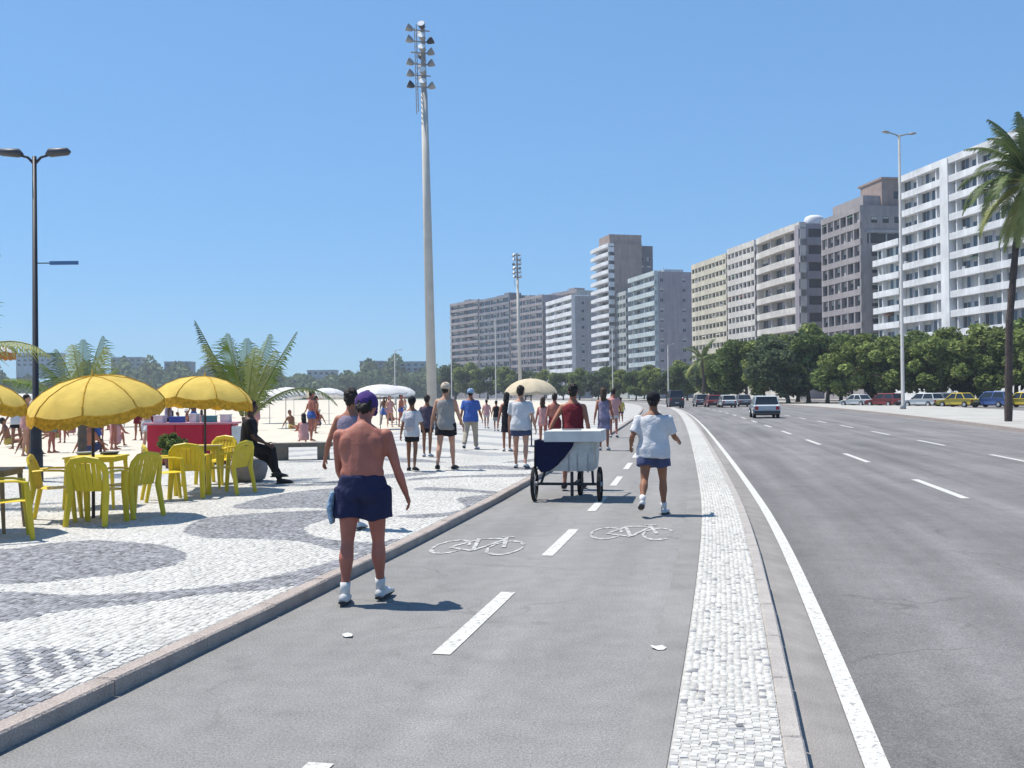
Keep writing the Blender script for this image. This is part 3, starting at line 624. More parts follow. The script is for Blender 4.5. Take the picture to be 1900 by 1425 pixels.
# young palm in the planter behind the right yellow umbrella: three fronds stand out
pb = P(462, 893, WZ); ztop = ZAT(452, 770, pb.y)
fr = [frond_mesh(2.05, R_(70), R_(8), M_FROND, seed=1, leaf=.55), frond_mesh(1.85, R_(60), R_(12), M_FROND, seed=2, leaf=.55), frond_mesh(2.0, R_(58), R_(105), M_FRONDD, seed=3, leaf=.4), frond_mesh(1.5, R_(78), R_(12), M_FROND, seed=4, leaf=.6), frond_mesh(1.45, R_(72), R_(25), M_FRONDY, seed=5, leaf=.55), frond_mesh(1.6, R_(45), R_(60), M_FROND, seed=6, leaf=.5)]
palm('young palm with upright green fronds beside the right yellow umbrella', pb, [(0, 0, 0), (-.02, 0, .5), (-.06, 0, ztop-.12)], 0.075,
     [(R_(178), frond_mesh(1.95, R_(66), R_(6), M_FRONDD, seed=1, leaf=.26, fold=.9)), (R_(5), frond_mesh(1.75, R_(62), R_(6), M_FROND, seed=2, leaf=.26, fold=.9)), (R_(-5), frond_mesh(1.95, R_(48), R_(115), M_FRONDD, seed=3, leaf=.24, fold=.3)), (R_(100), fr[3]), (R_(150), fr[3]), (R_(55), fr[4]), (R_(210), fr[4]), (R_(250), fr[3]), (R_(300), fr[4]), (R_(80), fr[1])])
pa = P(150, 868, WZ); pa = Vector((AT(152, 20.5).x, 20.5, WZ))
palm('small bushy palm behind the left yellow umbrella', pa, [(0, 0, 0), (0, 0, .7), (0, 0, 1.35)], 0.09,
     [(R_(165), frond_mesh(1.35, R_(74), R_(20), M_FROND, seed=11, leaf=.6)), (R_(175), frond_mesh(1.25, R_(60), R_(30), M_FROND, seed=12, leaf=.55)), (R_(60), fr[3]), (R_(10), frond_mesh(1.0, R_(66), R_(40), M_FROND, seed=13, leaf=.5)), (R_(330), fr[4]), (R_(280), fr[4]), (R_(110), fr[3]), (R_(215), fr[5])])
pc = Vector((AT(-150, 14.5).x, 14.5, WZ))
palm('palm at the left picture edge reaching a yellowed frond over the umbrella', pc, [(0, 0, 0), (0, 0, .9), (.05, 0, 1.7)], 0.10,
     [(R_(-8), frond_mesh(2.2, R_(48), R_(95), M_FRONDY, seed=21, leaf=.45)), (R_(60), fr[1]), (R_(120), fr[0]), (R_(180), fr[5]), (R_(240), fr[1]), (R_(300), fr[5]), (R_(20), frond_mesh(2.3, R_(80), R_(40), M_FROND, seed=22, leaf=.5))])
# tall palm on the median at the right edge
pr = P(1871, 782, 0.02); zc = ZAT(1920, 335, pr.y)
tf = [frond_mesh(3.8, R_(u), R_(dr), m, n=60, leaf=.95, seed=30+i, wid=.028, fold=f) for i, (u, dr, m, f) in enumerate([(60, 80, M_FRONDD, .2), (35, 100, M_FRONDD, 0), (8, 85, M_FRONDD, -.2), (-25, 60, M_FRONDY, -.3), (75, 50, M_FRONDD, .3), (-58, 25, M_FRONDY, -.2), (15, 110, M_FRONDD, -.1)])]
tfl = [(2*PI*i/30*7.0+0.2*i, tf[i % 7]) for i in range(52)]
palm('tall date palm with a shaggy crown on the median at the right edge', pr, [(0, 0, 0), (.12, 0, zc*.4), (.55, 0, zc*.75), (AT(1920, pr.y).x-pr.x, 0, zc)], 0.165, tfl, tm=mat('palm_bark_dark', (0.07, 0.055, 0.05), 0.95, 0.3, 5, 0.8, 14), name='date_palm')
pm_ = AT(1303, 150, 0); zc = ZAT(1303, 668, 150)
palm('lone palm with arching fronds left of the almond trees', pm_, [(0, 0, 0), (.2, 0, zc*.5), (0, 0, zc)], 0.2, [(2*PI*i/13*3, tf[(i*2+1) % 5]) for i in range(13)])

# far shore: wooded headland with buildings
def hillz(x, y):
    px = 950+FPX*x/y
    return float(np.interp(px, [-500, 0, 120, 200, 330, 420, 560, 640, 720, 800, 860, 1000], [30, 26, 24, 28, 31, 27, 25, 22, 24, 27, 25, 20]))*float(np.clip((y-625)/80, 0, 1))
mb = MB(); xs = np.linspace(-520, 40, 57); ys = np.linspace(620, 1100, 24); W = len(xs)
mb.add([(x, y, hillz(x, y)*0.40-1.5) for y in ys for x in xs], [(j*W+i, j*W+i+1, j*W+W+i+1, j*W+W+i) for j in range(len(ys)-1) for i in range(W-1)]); tag(mb.obj('hills', mat('hill_soil', (0.10, 0.12, 0.07), 0.95, 0.3, 0.03)), kind='structure')
r = np.random.default_rng(5); n = 52000; y = r.uniform(640, 740, n); px = r.uniform(-250, 960, n); x = (px-950)/FPX*y
hz = np.array([hillz(a, b) for a, b in zip(x, y)]); cl = 0.62+0.38*np.sin(px*.043+np.sin(y*.05)*2)*np.sin(px*.013+1.7)+.25*np.sin(px*.11+y*.03)
z = -1.0+hz*0.40+(r.random(n)**1.4)*np.maximum(9, 19*cl)*np.interp(px, [-10, 20, 110, 140, 470, 500, 625, 650], [1, .5, .5, 1, 1, .6, .6, 1]); a = r.normal(0, 1, (n, 3)); a /= np.linalg.norm(a, axis=1)[:, None]; b = np.cross(a, r.normal(0, 1, (n, 3))); b /= np.linalg.norm(b, axis=1)[:, None]
pos = np.stack([x, y, z], 1); sz = r.uniform(.9, 2.0, n)[:, None]
tag(link('headland_wood', np_mesh('headland_wood', np.stack([pos-a*sz, pos-b*sz, pos+a*sz, pos+b*sz], 1).reshape(-1, 3), np.arange(n*4).reshape(-1, 4), None, [M_LEAF3], np.repeat(r.normal(1.15, .35, n).clip(.4, 2.2), 4))), 'hazy green wood covering the far headland', None, None, 'stuff')
W_FARW = wallm('wall_far_white', (0.62, 0.61, 0.60))
fb = [('long low white building on the headland above the left umbrella', 30, 106, 656, 682, 700, W_FARW), ('white flat roofed building among the trees behind the young palm', 570, 622, 688, 704, 690, W_FARW), ('long grey terraced building at the foot of the headland', 484, 628, 706, 736, 660, W_GREY),
      ('small cream building on the wooded crest behind the umbrellas', 206, 262, 664, 690, 700, W_CREAM), ('pale house on the headland crest left of the right umbrella', 305, 352, 672, 690, 700, W_GREY), ('grey flats on the headland crest left of the floodlight mast', 668, 712, 671, 690, 700, W_GBROWN), ('pale teal flats rising beside the floodlight mast', 728, 790, 672, 722, 670, W_TEAL), ('low grey building at the far shore behind the walkers', 640, 780, 716, 738, 655, W_DGREY)]
for k, (lab, x0, x1, y0, y1, Y, m) in enumerate(fb):
    Y += 45; A = AT(x0, Y); B = AT(x1, Y); zt = ZAT((x0+x1)/2, y0, Y); zb = min(ZAT((x0+x1)/2, y1, Y), zt-4); wd = B.x-A.x
    t = thing('far_building', lab, 'building', (A.x, Y, 0)); b_ = MB(); b_.b2((0, 0, zb-8), (wd, 14, zt)); b_.obj('wall', m, t)
    b_ = MB(); b_.b2((-.4, -.4, zt), (wd+.4, 14.4, zt+.6)); b_.obj('roof', W_FARW, t)
    nf = max(1, int((zt-zb)/3.2)); nw = max(2, int(wd/4)); b_ = MB(); b_.b2((-1.1, -.06, 0), (1.1, 0.0, 1.5)); wme = b_.mesh('window', M_GLASS)
    for f in range(nf):
        for q in range(nw): link('window', wme, t, ((q+.5)*wd/nw, -.003, zt-2.6-f*3.2))

# ================================================================== STREET LAMPS AND FLOODLIGHT MASTS
M_STEEL = mat('galvanised_steel', (0.27, 0.28, 0.29), 0.6, 0.1, 3); M_BLACK = mat('black_paint', (0.022, 0.025, 0.035), 0.5, 0.2, 4); M_CONC = mat('pole_concrete', (0.50, 0.48, 0.44), 0.9, 0.08, 2, 0.3, 30)
M_LENS = mat('lamp_lens', (0.72, 0.74, 0.74), 0.25, 0.05, 4, spec=0.5); M_DARKM = mat('dark_metal', (0.06, 0.065, 0.08), 0.5, 0.15, 4)
def floodmast(label, px, Y, top_py, pole_r, rotz):
    base = AT(px, Y, WZ-.01); H = ZAT(px-4, top_py, Y)-WZ; t = thing('floodlight_mast', label, 'floodlight', base, rotz, 'floodlight masts along the promenade')
    k = H/20.0
    m = MB(); m.loft([(0, 0, 0), (0, 0, H*.5), (0, 0, H*.83)], [pole_r, pole_r*.82, pole_r*.62], 16); m.obj('pole', M_CONC, t, smooth=True)
    m = MB(); m.loft([(0, 0, H*.83), (0, 0, H)], [0.14*k, 0.11*k], 10); m.obj('mast_tip', M_STEEL, t)
    m = MB()
    for s in (-.22, .22): m.tube((-.36*k, s*k, H*.78), (-.36*k, s*k, H*.995), .022*k, n=5)
    for i in range(16): m.tube((-.36*k, -.22*k, H*(.785+i*.0132)), (-.36*k, .22*k, H*(.785+i*.0132)), .016*k, n=5)
    m.obj('ladder', M_STEEL, t)
    for i in range(6):
        z = H*(.845+.028*i); a = MB(); a.tube((-.62*k, 0, z), (.35*k, 0, z), .035*k, n=6); a.tube((0, -.55*k, z), (0, .5*k, z), .035*k, n=6); a.obj('cross_arm', M_STEEL, t)
        for j, (x, y, az) in enumerate([(-.62, -.1, 2.9), (-.15, -.52, 4.3), (.3, -.1, -.3), (0, .5, 1.2)]):
            if (i+j) % 4 == 3: continue
            q = MB(); rot = Matrix.Rotation(az, 3, 'Z') @ Matrix.Rotation(R_(62), 3, 'Y'); pts = [rot @ Vector((0, 0, u))*k for u in (-.12, .02, .2)]
            q.loft([p+Vector((x*k, y*k, z)) for p in pts], [.07*k, .15*k, .2*k], 12, mi=0)
            e = rot @ Vector((0, 0, .205))*k+Vector((x*k, y*k, z)); e2 = rot @ Vector((0, 0, .215))*k+Vector((x*k, y*k, z)); q.loft([e, e2], [.18*k, .16*k], 12, mi=1)
            q.obj('flood_lamp', [M_DARKM if (i+j) % 3 == 0 else M_STEEL, M_LENS], t, smooth=False)
    m = MB(); m.b2((-.3, -.3, -.02), (.3, .3, .22)); m.obj('footing', M_CONC, t); t.rotation_euler = (Matrix.Rotation(R_(-0.9), 3, 'Y') @ Matrix.Rotation(rotz, 3, 'Z')).to_euler()
floodmast('tall pale concrete floodlight mast nearest the walkers', 802, 46, 45, 0.24, 0.3)
floodmast('distant floodlight mast before the dark apartment blocks', 966, 125, 470, 0.24, 0.9)
def lamp_post(label, px, Y, top_py, arm, rotz, m, r=0.08, heads=2, z0=0.02, grp='slim street lamps along the avenue'):
    base = AT(px, Y, z0); H = ZAT(px, top_py, Y)-z0; t = thing('street_lamp', label, 'street lamp', base, rotz, grp)
    q = MB(); q.loft([(0, 0, 0), (0, 0, .35), (0, 0, .4), (0, 0, H)], [r*1.6, r*1.6, r, r*.62], 10); q.obj('pole', m, t, smooth=True)
    for s in ((-1, 1) if heads == 2 else (1,)):
        a = MB(); a.loft([(0, 0, H-.15), (s*arm*.3, 0, H-.02), (s*arm, 0, H+arm*.14)], [r*.5, r*.4, r*.35], 8); a.obj('arm', m, t)
        h = MB(); k0 = .5 if m is M_BLACK else .92; h.loft([(s*arm*k0, 0, H+arm*.08), (s*(arm*(k0+.2)), 0, H+arm*.15), (s*(arm*1.5), 0, H+arm*.2), (s*(arm*1.62), 0, H+arm*.18)], [(.04*arm, .04*arm), (.24*arm, .2*arm if m is M_BLACK else .1*arm), (.22*arm, .17*arm if m is M_BLACK else .09*arm), (.07*arm, .05*arm)], 10, side=(0, 1, 0)); hd = h.obj('lamp_head', M_DARKM if m is M_BLACK else M_STEEL, t, smooth=True)
        g_ = MB(); g_.b2((s*arm*1.12-.12*arm*(s < 0)*3, -.1*arm, H+arm*.10), (s*arm*1.12+.12*arm*(s > 0)*3, .1*arm, H+arm*.125)); g_.obj('lens', M_LENS, hd)
    return t, H
lamp_post('tall twin armed street lamp on the median among parked cars', 1675, 88, 250, 1.05, 0.25, M_STEEL, 0.16)
for px, Y, ty, lab, hd in [(920, 190, 590, 'slim lamp post before the dark flats right of the walkers', 1), (838, 210, 585, 'slim lamp post at the left edge of the apartment row', 1), (1240, 170, 640, 'slim lamp post on the avenue above the runner', 2), (733, 180, 650, 'slim lamp post before the headland left of the mast', 1), (1137, 200, 610, 'slim lamp post in front of the brown tower', 1)]:
    lamp_post(lab, px, Y, ty, 0.8, 0.2, M_STEEL, 0.13, hd)
lp = P(72, 893, WZ); tL, HL = lamp_post('black promenade lamp with two drooping heads and a sign arm', 66, lp.y, 290, 0.42, 0.0, M_BLACK, 0.062, 2, WZ-.01, None)
q = MB(); q.loft([(0, 0, 0), (0, 0, .55), (0, 0, .62), (0, 0, 1.2), (0, 0, 1.25)], [.13, .12, .105, .10, .062], 12); q.obj('base_sleeve', M_BLACK, tL)
zs_ = ZAT(72, 485, lp.y)-.11; q = MB(); q.tube((0, 0, zs_), (.30, 0, zs_), .012, n=6); q.obj('sign_bracket', M_BLACK, tL)
q = MB(); q.b2((.28, -.012, zs_-.035), (.82, .012, zs_+.035)); q.obj('name_sign', mat('sign_blue', (0.07, 0.16, 0.33), 0.5, 0.05), tL)

# ================================================================== VEHICLES
M_TYRE = mat('tyre_rubber', (0.018, 0.018, 0.019), 0.9, 0.1); M_RIM = mat('wheel_rim', (0.45, 0.45, 0.46), 0.4, 0.05, metal=0.5); M_CGLASS = mat('car_glass', (0.018, 0.024, 0.03), 0.08, 0.0, spec=0.6)
M_TAIL = mat('tail_lamp', (0.45, 0.02, 0.02), 0.3, 0.05); M_BUMP = mat('bumper_plastic', (0.05, 0.05, 0.055), 0.7, 0.1); M_PLATE = mat('number_plate', (0.5, 0.5, 0.48), 0.6, 0.0)
def paint(name, c): return mat('car_paint_'+name, c, 0.28, 0.03, 2, spec=0.6)
def car(label, cat, loc, rotz, pm, Lc=4.1, W=1.7, H=1.45, kind='hatch', group=None, name='parked_car'):
    t = thing(name, label, cat, loc, rotz, group); z0 = 0.30; belt = H*0.58 if kind != 'suv' else H*0.54     # +Y is the front
    prof = [(-Lc/2, z0+.12), (-Lc/2, belt-.08), (-Lc/2+.12, belt), (Lc*.12, belt), (Lc*.40, belt-.14 if kind != 'van' else belt), (Lc/2-.06, belt-.26), (Lc/2, z0+.25), (Lc/2-.05, z0), (-Lc/2+.08, z0)]
    mb = MB(); n = len(prof); cols = [(-W/2+.05, .93), (-W/2, 1.0), (W/2, 1.0), (W/2-.05, .93)]; xs = [-W/2+.02, -W/2, W/2, W/2-.02]
    vs = []
    for j, x in enumerate([-W/2+.09, -W/2, -W/2*.9, W/2*.9, W/2, W/2-.09]):
        for (y, z) in prof:
            k = 0.975 if j in (0, 5) else 1.0; zz = z+(.035 if j in (2, 3) and z > belt-.3 else 0); zz = z0+(zz-z0)*(0.55 if j in (0, 5) and z > z0+.3 else 1) if False else zz
            vs.append((x if not (j in (0, 5)) else x, y*k, zz-(0.06 if j in (0, 5) and z > z0+.3 else 0)))
    fs = []
    for j in range(5):
        for i in range(n): fs.append((j*n+i, j*n+(i+1) % n, (j+1)*n+(i+1) % n, (j+1)*n+i))
    fs.append(tuple(range(n))); fs.append(tuple(reversed([5*n+i for i in range(n)])))
    body = mb.add(vs, fs).obj('body', pm, t)
    rear = -Lc/2+(.10 if kind != 'sedan' else .75); fb_, ft = Lc*.22 if kind != 'van' else Lc*.36, Lc*.06 if kind != 'van' else Lc*.25
    rt_ = rear+(.28 if kind != 'sedan' else .45); w1 = W/2-.05; w2 = W/2-.2
    g_ = MB(); lo = [(-w1, rear, belt-.02), (w1, rear, belt-.02), (w1, fb_, belt-.02), (-w1, fb_, belt-.02)]; hi = [(-w2, rt_, H-.06), (w2, rt_, H-.06), (w2, ft, H-.06), (-w2, ft, H-.06)]
    g_.add(lo+hi, [(4, 5, 6, 7), (0, 1, 5, 4), (1, 2, 6, 5), (2, 3, 7, 6), (3, 0, 4, 7)]); g_.obj('windows', M_CGLASS, t)
    rf = MB(); e = .03; rf.add([(-w2-e, rt_-.06, H-.07), (w2+e, rt_-.06, H-.07), (w2+e, ft+.05, H-.07), (-w2-e, ft+.05, H-.07), (-w2+.06, rt_+.02, H), (w2-.06, rt_+.02, H), (w2-.06, ft-.06, H), (-w2+.06, ft-.06, H)], [(3, 2, 1, 0), (4, 5, 6, 7), (0, 1, 5, 4), (1, 2, 6, 5), (2, 3, 7, 6), (3, 0, 4, 7)]); rf.obj('roof', pm, t)
    for sx in (-1, 1):
        for (y0, y1) in ((rear, rt_), (fb_, ft), ((rear+fb_)/2, (rt_+ft)/2)): pl = MB(); pl.loft([(sx*w1, y0, belt-.03), (sx*w2, y1, H-.05)], [(.035, .05)]*2, 6); pl.obj('pillar', pm, t)
    for sx in (-1, 1):
        for y in (-Lc*.31, Lc*.31):
            w = MB(); c = Vector((sx*(W/2-.10), y, .31)); w.loft([c-Vector((.10, 0, 0)), c-Vector((.08, 0, 0)), c+Vector((.08, 0, 0)), c+Vector((.10, 0, 0))], [.27, .31, .31, .27], 18, side=(0, 0, 1)); wo_ = w.obj('wheel', M_TYRE, t, smooth=False)
            r_ = MB(); r_.loft([c+Vector((sx*.08, 0, 0)), c+Vector((sx*.115, 0, 0))], [.19, .17], 12, side=(0, 0, 1)); r_.obj('rim', M_RIM, wo_)
        l_ = MB(); l_.b2((sx*(W/2-.30), -Lc/2-.015, belt-.30), (sx*(W/2-.08), -Lc/2+.1, belt-.08)); l_.obj('tail_light', M_TAIL, t)
        l_ = MB(); l_.b2((sx*(W/2-.45), Lc/2-.2, belt-.34), (sx*(W/2-.12), Lc/2-.0, belt-.22)); l_.obj('headlight', M_LENS, t)
        l_ = MB(); l_.b2((sx*(W/2), fb_-.35, belt), (sx*(W/2+.16), fb_-.25, belt+.12)); l_.obj('mirror', M_BUMP, t)
    b_ = MB(); b_.b2((-W/2+.03, -Lc/2-.06, z0+.02), (W/2-.03, -Lc/2+.1, z0+.2)); b_.obj('rear_bumper', M_BUMP, t)
    b_ = MB(); b_.b2((-.22, -Lc/2-.03, z0+.28), (.22, -Lc/2+.02, z0+.40)); b_.obj('number_plate', M_PLATE, t)
    u_ = MB(); u_.b2((-W/2+.2, -Lc/2+.3, .2), (W/2-.2, Lc/2-.3, z0+.06)); u_.obj('underbody', M_BUMP, t)
    return t
def on(px, py, z=-0.12): p = P(px, py, z); return p, SD(p.x, p.y)
WHT = paint('white', (0.55, 0.57, 0.57)); SIL = paint('silver', (0.42, 0.47, 0.50)); GRY = paint('grey', (0.20, 0.21, 0.23)); DRK = paint('dark', (0.035, 0.035, 0.045)); YEL = paint('yellow', (0.55, 0.42, 0.04)); BLU = paint('blue', (0.06, 0.12, 0.32)); RED = paint('red', (0.22, 0.03, 0.03))
p, (s_, d_) = on(1418, 775); car('pale silver estate car driving away on the avenue', 'car', p, -heading(s_), SIL, 4.1, 1.74, 1.52, 'hatch', None, 'driving_car')
for px, Y, pm, kind, H, lab in [(1252, 118, DRK, 'van', 2.1, 'dark van far up the avenue right of the runner'), (1300, 128, GRY, 'hatch', 1.6, 'small grey hatchback far up the avenue beside the dark van'), (1322, 122, RED, 'hatch', 1.5, 'dark red car far up the avenue left of the white car'), (1348, 118, WHT, 'hatch', 1.5, 'white hatchback far up the avenue behind the silver car'), (1378, 124, GRY, 'sedan', 1.5, 'grey car half hidden behind the silver estate car')]:
    car(lab, 'car', AT(px, Y, -.12), -R_(3), pm, 4.1, 1.72, H, kind, 'cars far up the avenue', 'driving_car')
for px, Y, pm, kind, H, lab in [(1590, 116, WHT, 'sedan', 1.4, 'low white car parked under the almond trees'), (1640, 112, RED, 'hatch', 1.5, 'dark red car parked in the shade left of the tall lamp'), (1712, 106, WHT, 'hatch', 1.5, 'white hatchback parked just right of the tall lamp'), (1778, 102, YEL, 'sedan', 1.5, 'yellow taxi parked right of the white hatchback'), (1840, 100, BLU, 'hatch', 1.6, 'blue car parked beside the palm trunk'), (1898, 98, YEL, 'sedan', 1.5, 'yellow taxi parked at the right picture edge'), (1748, 112, GRY, 'hatch', 1.5, 'grey hatchback parked behind the yellow taxi')]:
    car(lab, 'car', AT(px, Y, -.12), R_(28), pm, 4.2, 1.74, H, kind, 'cars parked beyond the median', 'parked_car')

# ================================================================== PEOPLE
def skinm(name, c): return mat('skin_'+name, c, 0.6, 0.18, 5, 0.15, 40, spec=0.28, speck=0.05, spscale=60)
SK_TAN = skinm('tan', (0.32, 0.13, 0.078)); SK_RED = skinm('sunburnt', (0.34, 0.125, 0.09)); SK_BR = skinm('brown', (0.24, 0.112, 0.065)); SK_LT = skinm('light', (0.46, 0.25, 0.17)); SK_DK = skinm('dark', (0.10, 0.055, 0.04))
def cloth(name, c, var=0.08): return mat('cloth_'+name, c, 0.9, max(var, 0.1), 5, 1.0, 13, spec=0.15)
C_NAVY = cloth('navy', (0.022, 0.026, 0.065)); C_WHITE = cloth('white', (0.52, 0.53, 0.55)); C_BLACK = cloth('black', (0.018, 0.018, 0.022)); C_GREY = cloth('grey', (0.27, 0.26, 0.25)); C_BLUE = cloth('blue', (0.06, 0.12, 0.36)); C_KHAKI = cloth('khaki', (0.38, 0.33, 0.26)); C_RED = cloth('dark_red', (0.16, 0.022, 0.03)); C_PURP = cloth('purple', (0.07, 0.04, 0.16)); C_MAUVE = cloth('mauve', (0.24, 0.20, 0.26), 0.35); C_PINK = cloth('pink', (0.50, 0.27, 0.26)); C_DENIM = cloth('denim', (0.055, 0.07, 0.14)); C_YELL = cloth('yellow', (0.5, 0.38, 0.1)); C_TEAL = cloth('teal', (0.08, 0.25, 0.27))
H_BLACK = mat('hair_black', (0.018, 0.014, 0.013), 0.6, 0.3, 20, 0.5, 60); H_BROWN = mat('hair_brown', (0.06, 0.035, 0.02), 0.6, 0.3, 20, 0.5, 60)
M_SHOE = mat('shoe_white', (0.55, 0.55, 0.55), 0.7, 0.08); M_SHOED = mat('shoe_dark', (0.03, 0.03, 0.03), 0.7, 0.1); M_SOCK = mat('sock_white', (0.58, 0.58, 0.57), 0.9, 0.05); M_EYE = mat('eye', (0.03, 0.02, 0.02), 0.2, 0.0)
def person(label, loc, rotz=0.0, Ht=1.75, b=1.0, skin=SK_TAN, legs=((12, 4), (-10, 14)), arms=((-15, 12, 10), (15, 12, 15)), lean=2, bow=0, top=None, topm=None, bottom='shorts', botm=C_NAVY, shoes=M_SHOE, socks=None, hair=H_BLACK, cap=None, capm=None, voxel=0.018, hero=False, bag=None, spread=3.0, belly=0.0, sit=False, name='person', group=None, longhair=False, cat='person'):
    k = Ht/1.75; t = thing(name, label, cat, loc, rotz, group)
    def leg(sd, a, kn):
        hip = Vector((sd*.09*b, 0, 0)); a = R_(a); kn = R_(kn); sp = R_(spread)
        knee = hip+Vector((sd*math.sin(sp), math.sin(a), -math.cos(a)*math.cos(sp)))*.43; ank = knee+Vector((sd*math.sin(sp)*.3, math.sin(a-kn), -math.cos(a-kn)))*.41
        ft = min(0.0, (a-kn)*0.5) if not sit else 0.0
        toe = ank+Vector((sd*.04, .19*math.cos(ft), -.055+.19*math.sin(ft))); heel = ank+Vector((0, -.055*math.cos(ft), -.055-.055*math.sin(ft)))
        return hip, knee, ank, toe, heel
    LG = [leg(-1, *legs[0]), leg(1, *legs[1])]
    zmin = min(min(l[3].z, l[4].z) for l in LG); hz = .025-zmin; O = Vector((0, 0, hz))
    LG = [[p+O for p in l] for l in LG]
    u = Vector((0, math.sin(R_(lean)), math.cos(R_(lean)))); pel = O+Vector((0, 0, .03)); TP = lambda h: pel+u*h
    body = MB(); X = (1, 0, 0)
    body.loft([TP(-.10), TP(0), TP(.13), TP(.24), TP(.36), TP(.45), TP(.505), TP(.545)], [(.10*b, .08), (.158*b, .112+belly*.3), (.142*b, .105+belly), (.158*b, .112+belly*.6), (.178*b, .12), (.165*b, .105), (.115, .085), (.06, .06)], 16, X)
    if not bottom:
        for sd in (-1, 1): body.ell(TP(.0)+Vector((sd*.07*b, -.045, -.04)), (.08*b, .07, .085))
    if hero and not top:
        for sd in (-1, 1):
            body.ell(TP(.35)+Vector((sd*.088*b, -.068, 0)), (.075*b, .045, .105)); body.ell(TP(.12)+Vector((sd*.10*b, -.01, 0)), (.06*b, .085, .07)); body.ell(TP(.46)+Vector((sd*.075*b, -.02, 0)), (.075*b, .055, .045)); body.ell(TP(.2)+Vector((sd*.045, -.09, 0)), (.04, .03, .14))
    nk = TP(.50); hd_dir = Vector((0, math.sin(R_(lean+bow)), math.cos(R_(lean+bow)))); hc = nk+hd_dir*.205; hrot = Matrix.Rotation(-R_(lean+bow), 3, 'X')
    body.loft([nk-u*.03, nk+hd_dir*.13], [.066, .058], 12)
    body.ell(hc, (.078, .098, .118), hrot, 16); body.ell(hc+hrot @ Vector((0, .03, -.065)), (.058, .068, .06), hrot, 12)
    body.ell(hc+hrot @ Vector((0, .105, -.02)), (.014, .022, .028), hrot, 8)
    for sd in (-1, 1): body.ell(hc+hrot @ Vector((sd*.08, -.005, -.01)), (.012, .022, .034), hrot, 8)
    HANDS = []; AR = []; ex = MB()
    for i, sd in ((0, -1), (1, 1)):
        a, ab, el = [R_(q) for q in arms[i]]; sh = TP(.43)+Vector((sd*.175*b, 0, 0)); dv = lambda sw: Vector((sd*math.sin(ab), math.sin(sw)*math.cos(ab), -math.cos(sw)*math.cos(ab)))
        elb = sh+dv(a)*.285; d2 = dv(a+el); d2.x *= 0.45 if el > .5 else .8; d2.normalize(); wr = elb+d2*.25; AR.append((sh, elb, wr, d2))
        ba = 0.85+.15*b
        body.ell(sh+Vector((-sd*.01, 0, 0)), (.062*ba, .06*ba, .062*ba))
        body.loft([sh, sh.lerp(elb, .45), elb, elb.lerp(wr, .3), wr], [.052*ba, .049*ba, .038, .041*ba, .026], 10, (0, 1, 0))
        tip = wr+d2*.095; sdv = Vector((0, 1, 0)); sdv = (sdv-d2*sdv.dot(d2)).normalized(); nrm = d2.cross(sdv)*sd
        body.loft([wr-d2*.02, wr+d2*.03, wr+d2*.075, tip], [(.028, .02), (.04, .019), (.043, .017), (.038, .014)], 10, sdv)
        for j, (o_, ln) in enumerate(((-.030, .062), (-.010, .075), (.011, .078), (.031, .07))):
            f0 = tip+sdv*o_-d2*.015; f1 = f0+(d2*.9-nrm*.35)*ln*.55; f2 = f1+(d2*.6-nrm*.75)*ln*.5; ex.loft([f0, f1, f2], [.0095, .009, .007], 6, sdv)
        th0 = wr+d2*.035+sdv*.03; th1 = th0+(d2*.6+sdv*.55-nrm*.25)*.045; th2 = th1+(d2*.9+sdv*.05-nrm*.3)*.032; ex.loft([th0, th1, th2], [.013, .011, .008], 6, nrm)
    for l in LG:
        hip, kn, an, toe, heel = l; back = Vector((0, -.018, 0))
        body.loft([hip+Vector((0, 0, .02)), hip.lerp(kn, .35), kn, kn.lerp(an, .3)+back, kn.lerp(an, .65), an], [(.080*b, .082*b), (.076*b, .080*b), (.053, .056), (.054*b, .058*b), (.04, .042), (.033, .036)], 12, X)
        body.loft([heel+Vector((0, 0, .012)), an+Vector((0, .03, -.035)), an.lerp(toe, .6)+Vector((0, 0, -.008)), toe], [(.03, .03), (.038, .036), (.042, .024), (.032, .014)], 10, X)
    bo = link('body', remesh(body, 'body', voxel, 5 if voxel < .02 else 2, [skin], ex if voxel < .026 else None), t)
    # ---- clothes
    if top:
        c = MB(); dz = -.14 if top in ('tee', 'tank') else -.10; f = .022
        e_ = .03 if top == 'tee' else .016; prof = [(dz, .178+e_, .138+e_), (.0, .174+e_, .135+e_), (.13, .160+e_*.6, .122+e_*.5), (.24, .170+e_*.3, .124+e_*.3), (.36, .186, .13), (.43, .178, .118), (.485, .115, .088)]
        c.loft([TP(h) for h, *_ in prof], [(rx*b+(.012 if top == 'tee' else .004), ry+.012+belly*(1 if .0 <= h < .3 else .4)) for h, rx, ry in prof], 18, X)
        if top == 'dress': c.loft([TP(.13), TP(-.08), O+Vector((0, 0, -.34))], [(.15*b, .12), (.18*b, .15), (.22*b, .19)], 18, X)
        if top in ('tee',):
            for i in range(2):
                sh, el, wr, d2 = AR[i]; c.ell(sh, (.075*b, .07, .07)); c.loft([sh, sh.lerp(el, .45), sh.lerp(el, .78)], [.07, .072, .074], 12, (0, 1, 0))
        link('shirt' if top != 'dress' else 'dress', remesh(c, 'shirt', min(voxel, .02), 3, [topm], noise=.016 if hero else .010, nfreq=9), t)
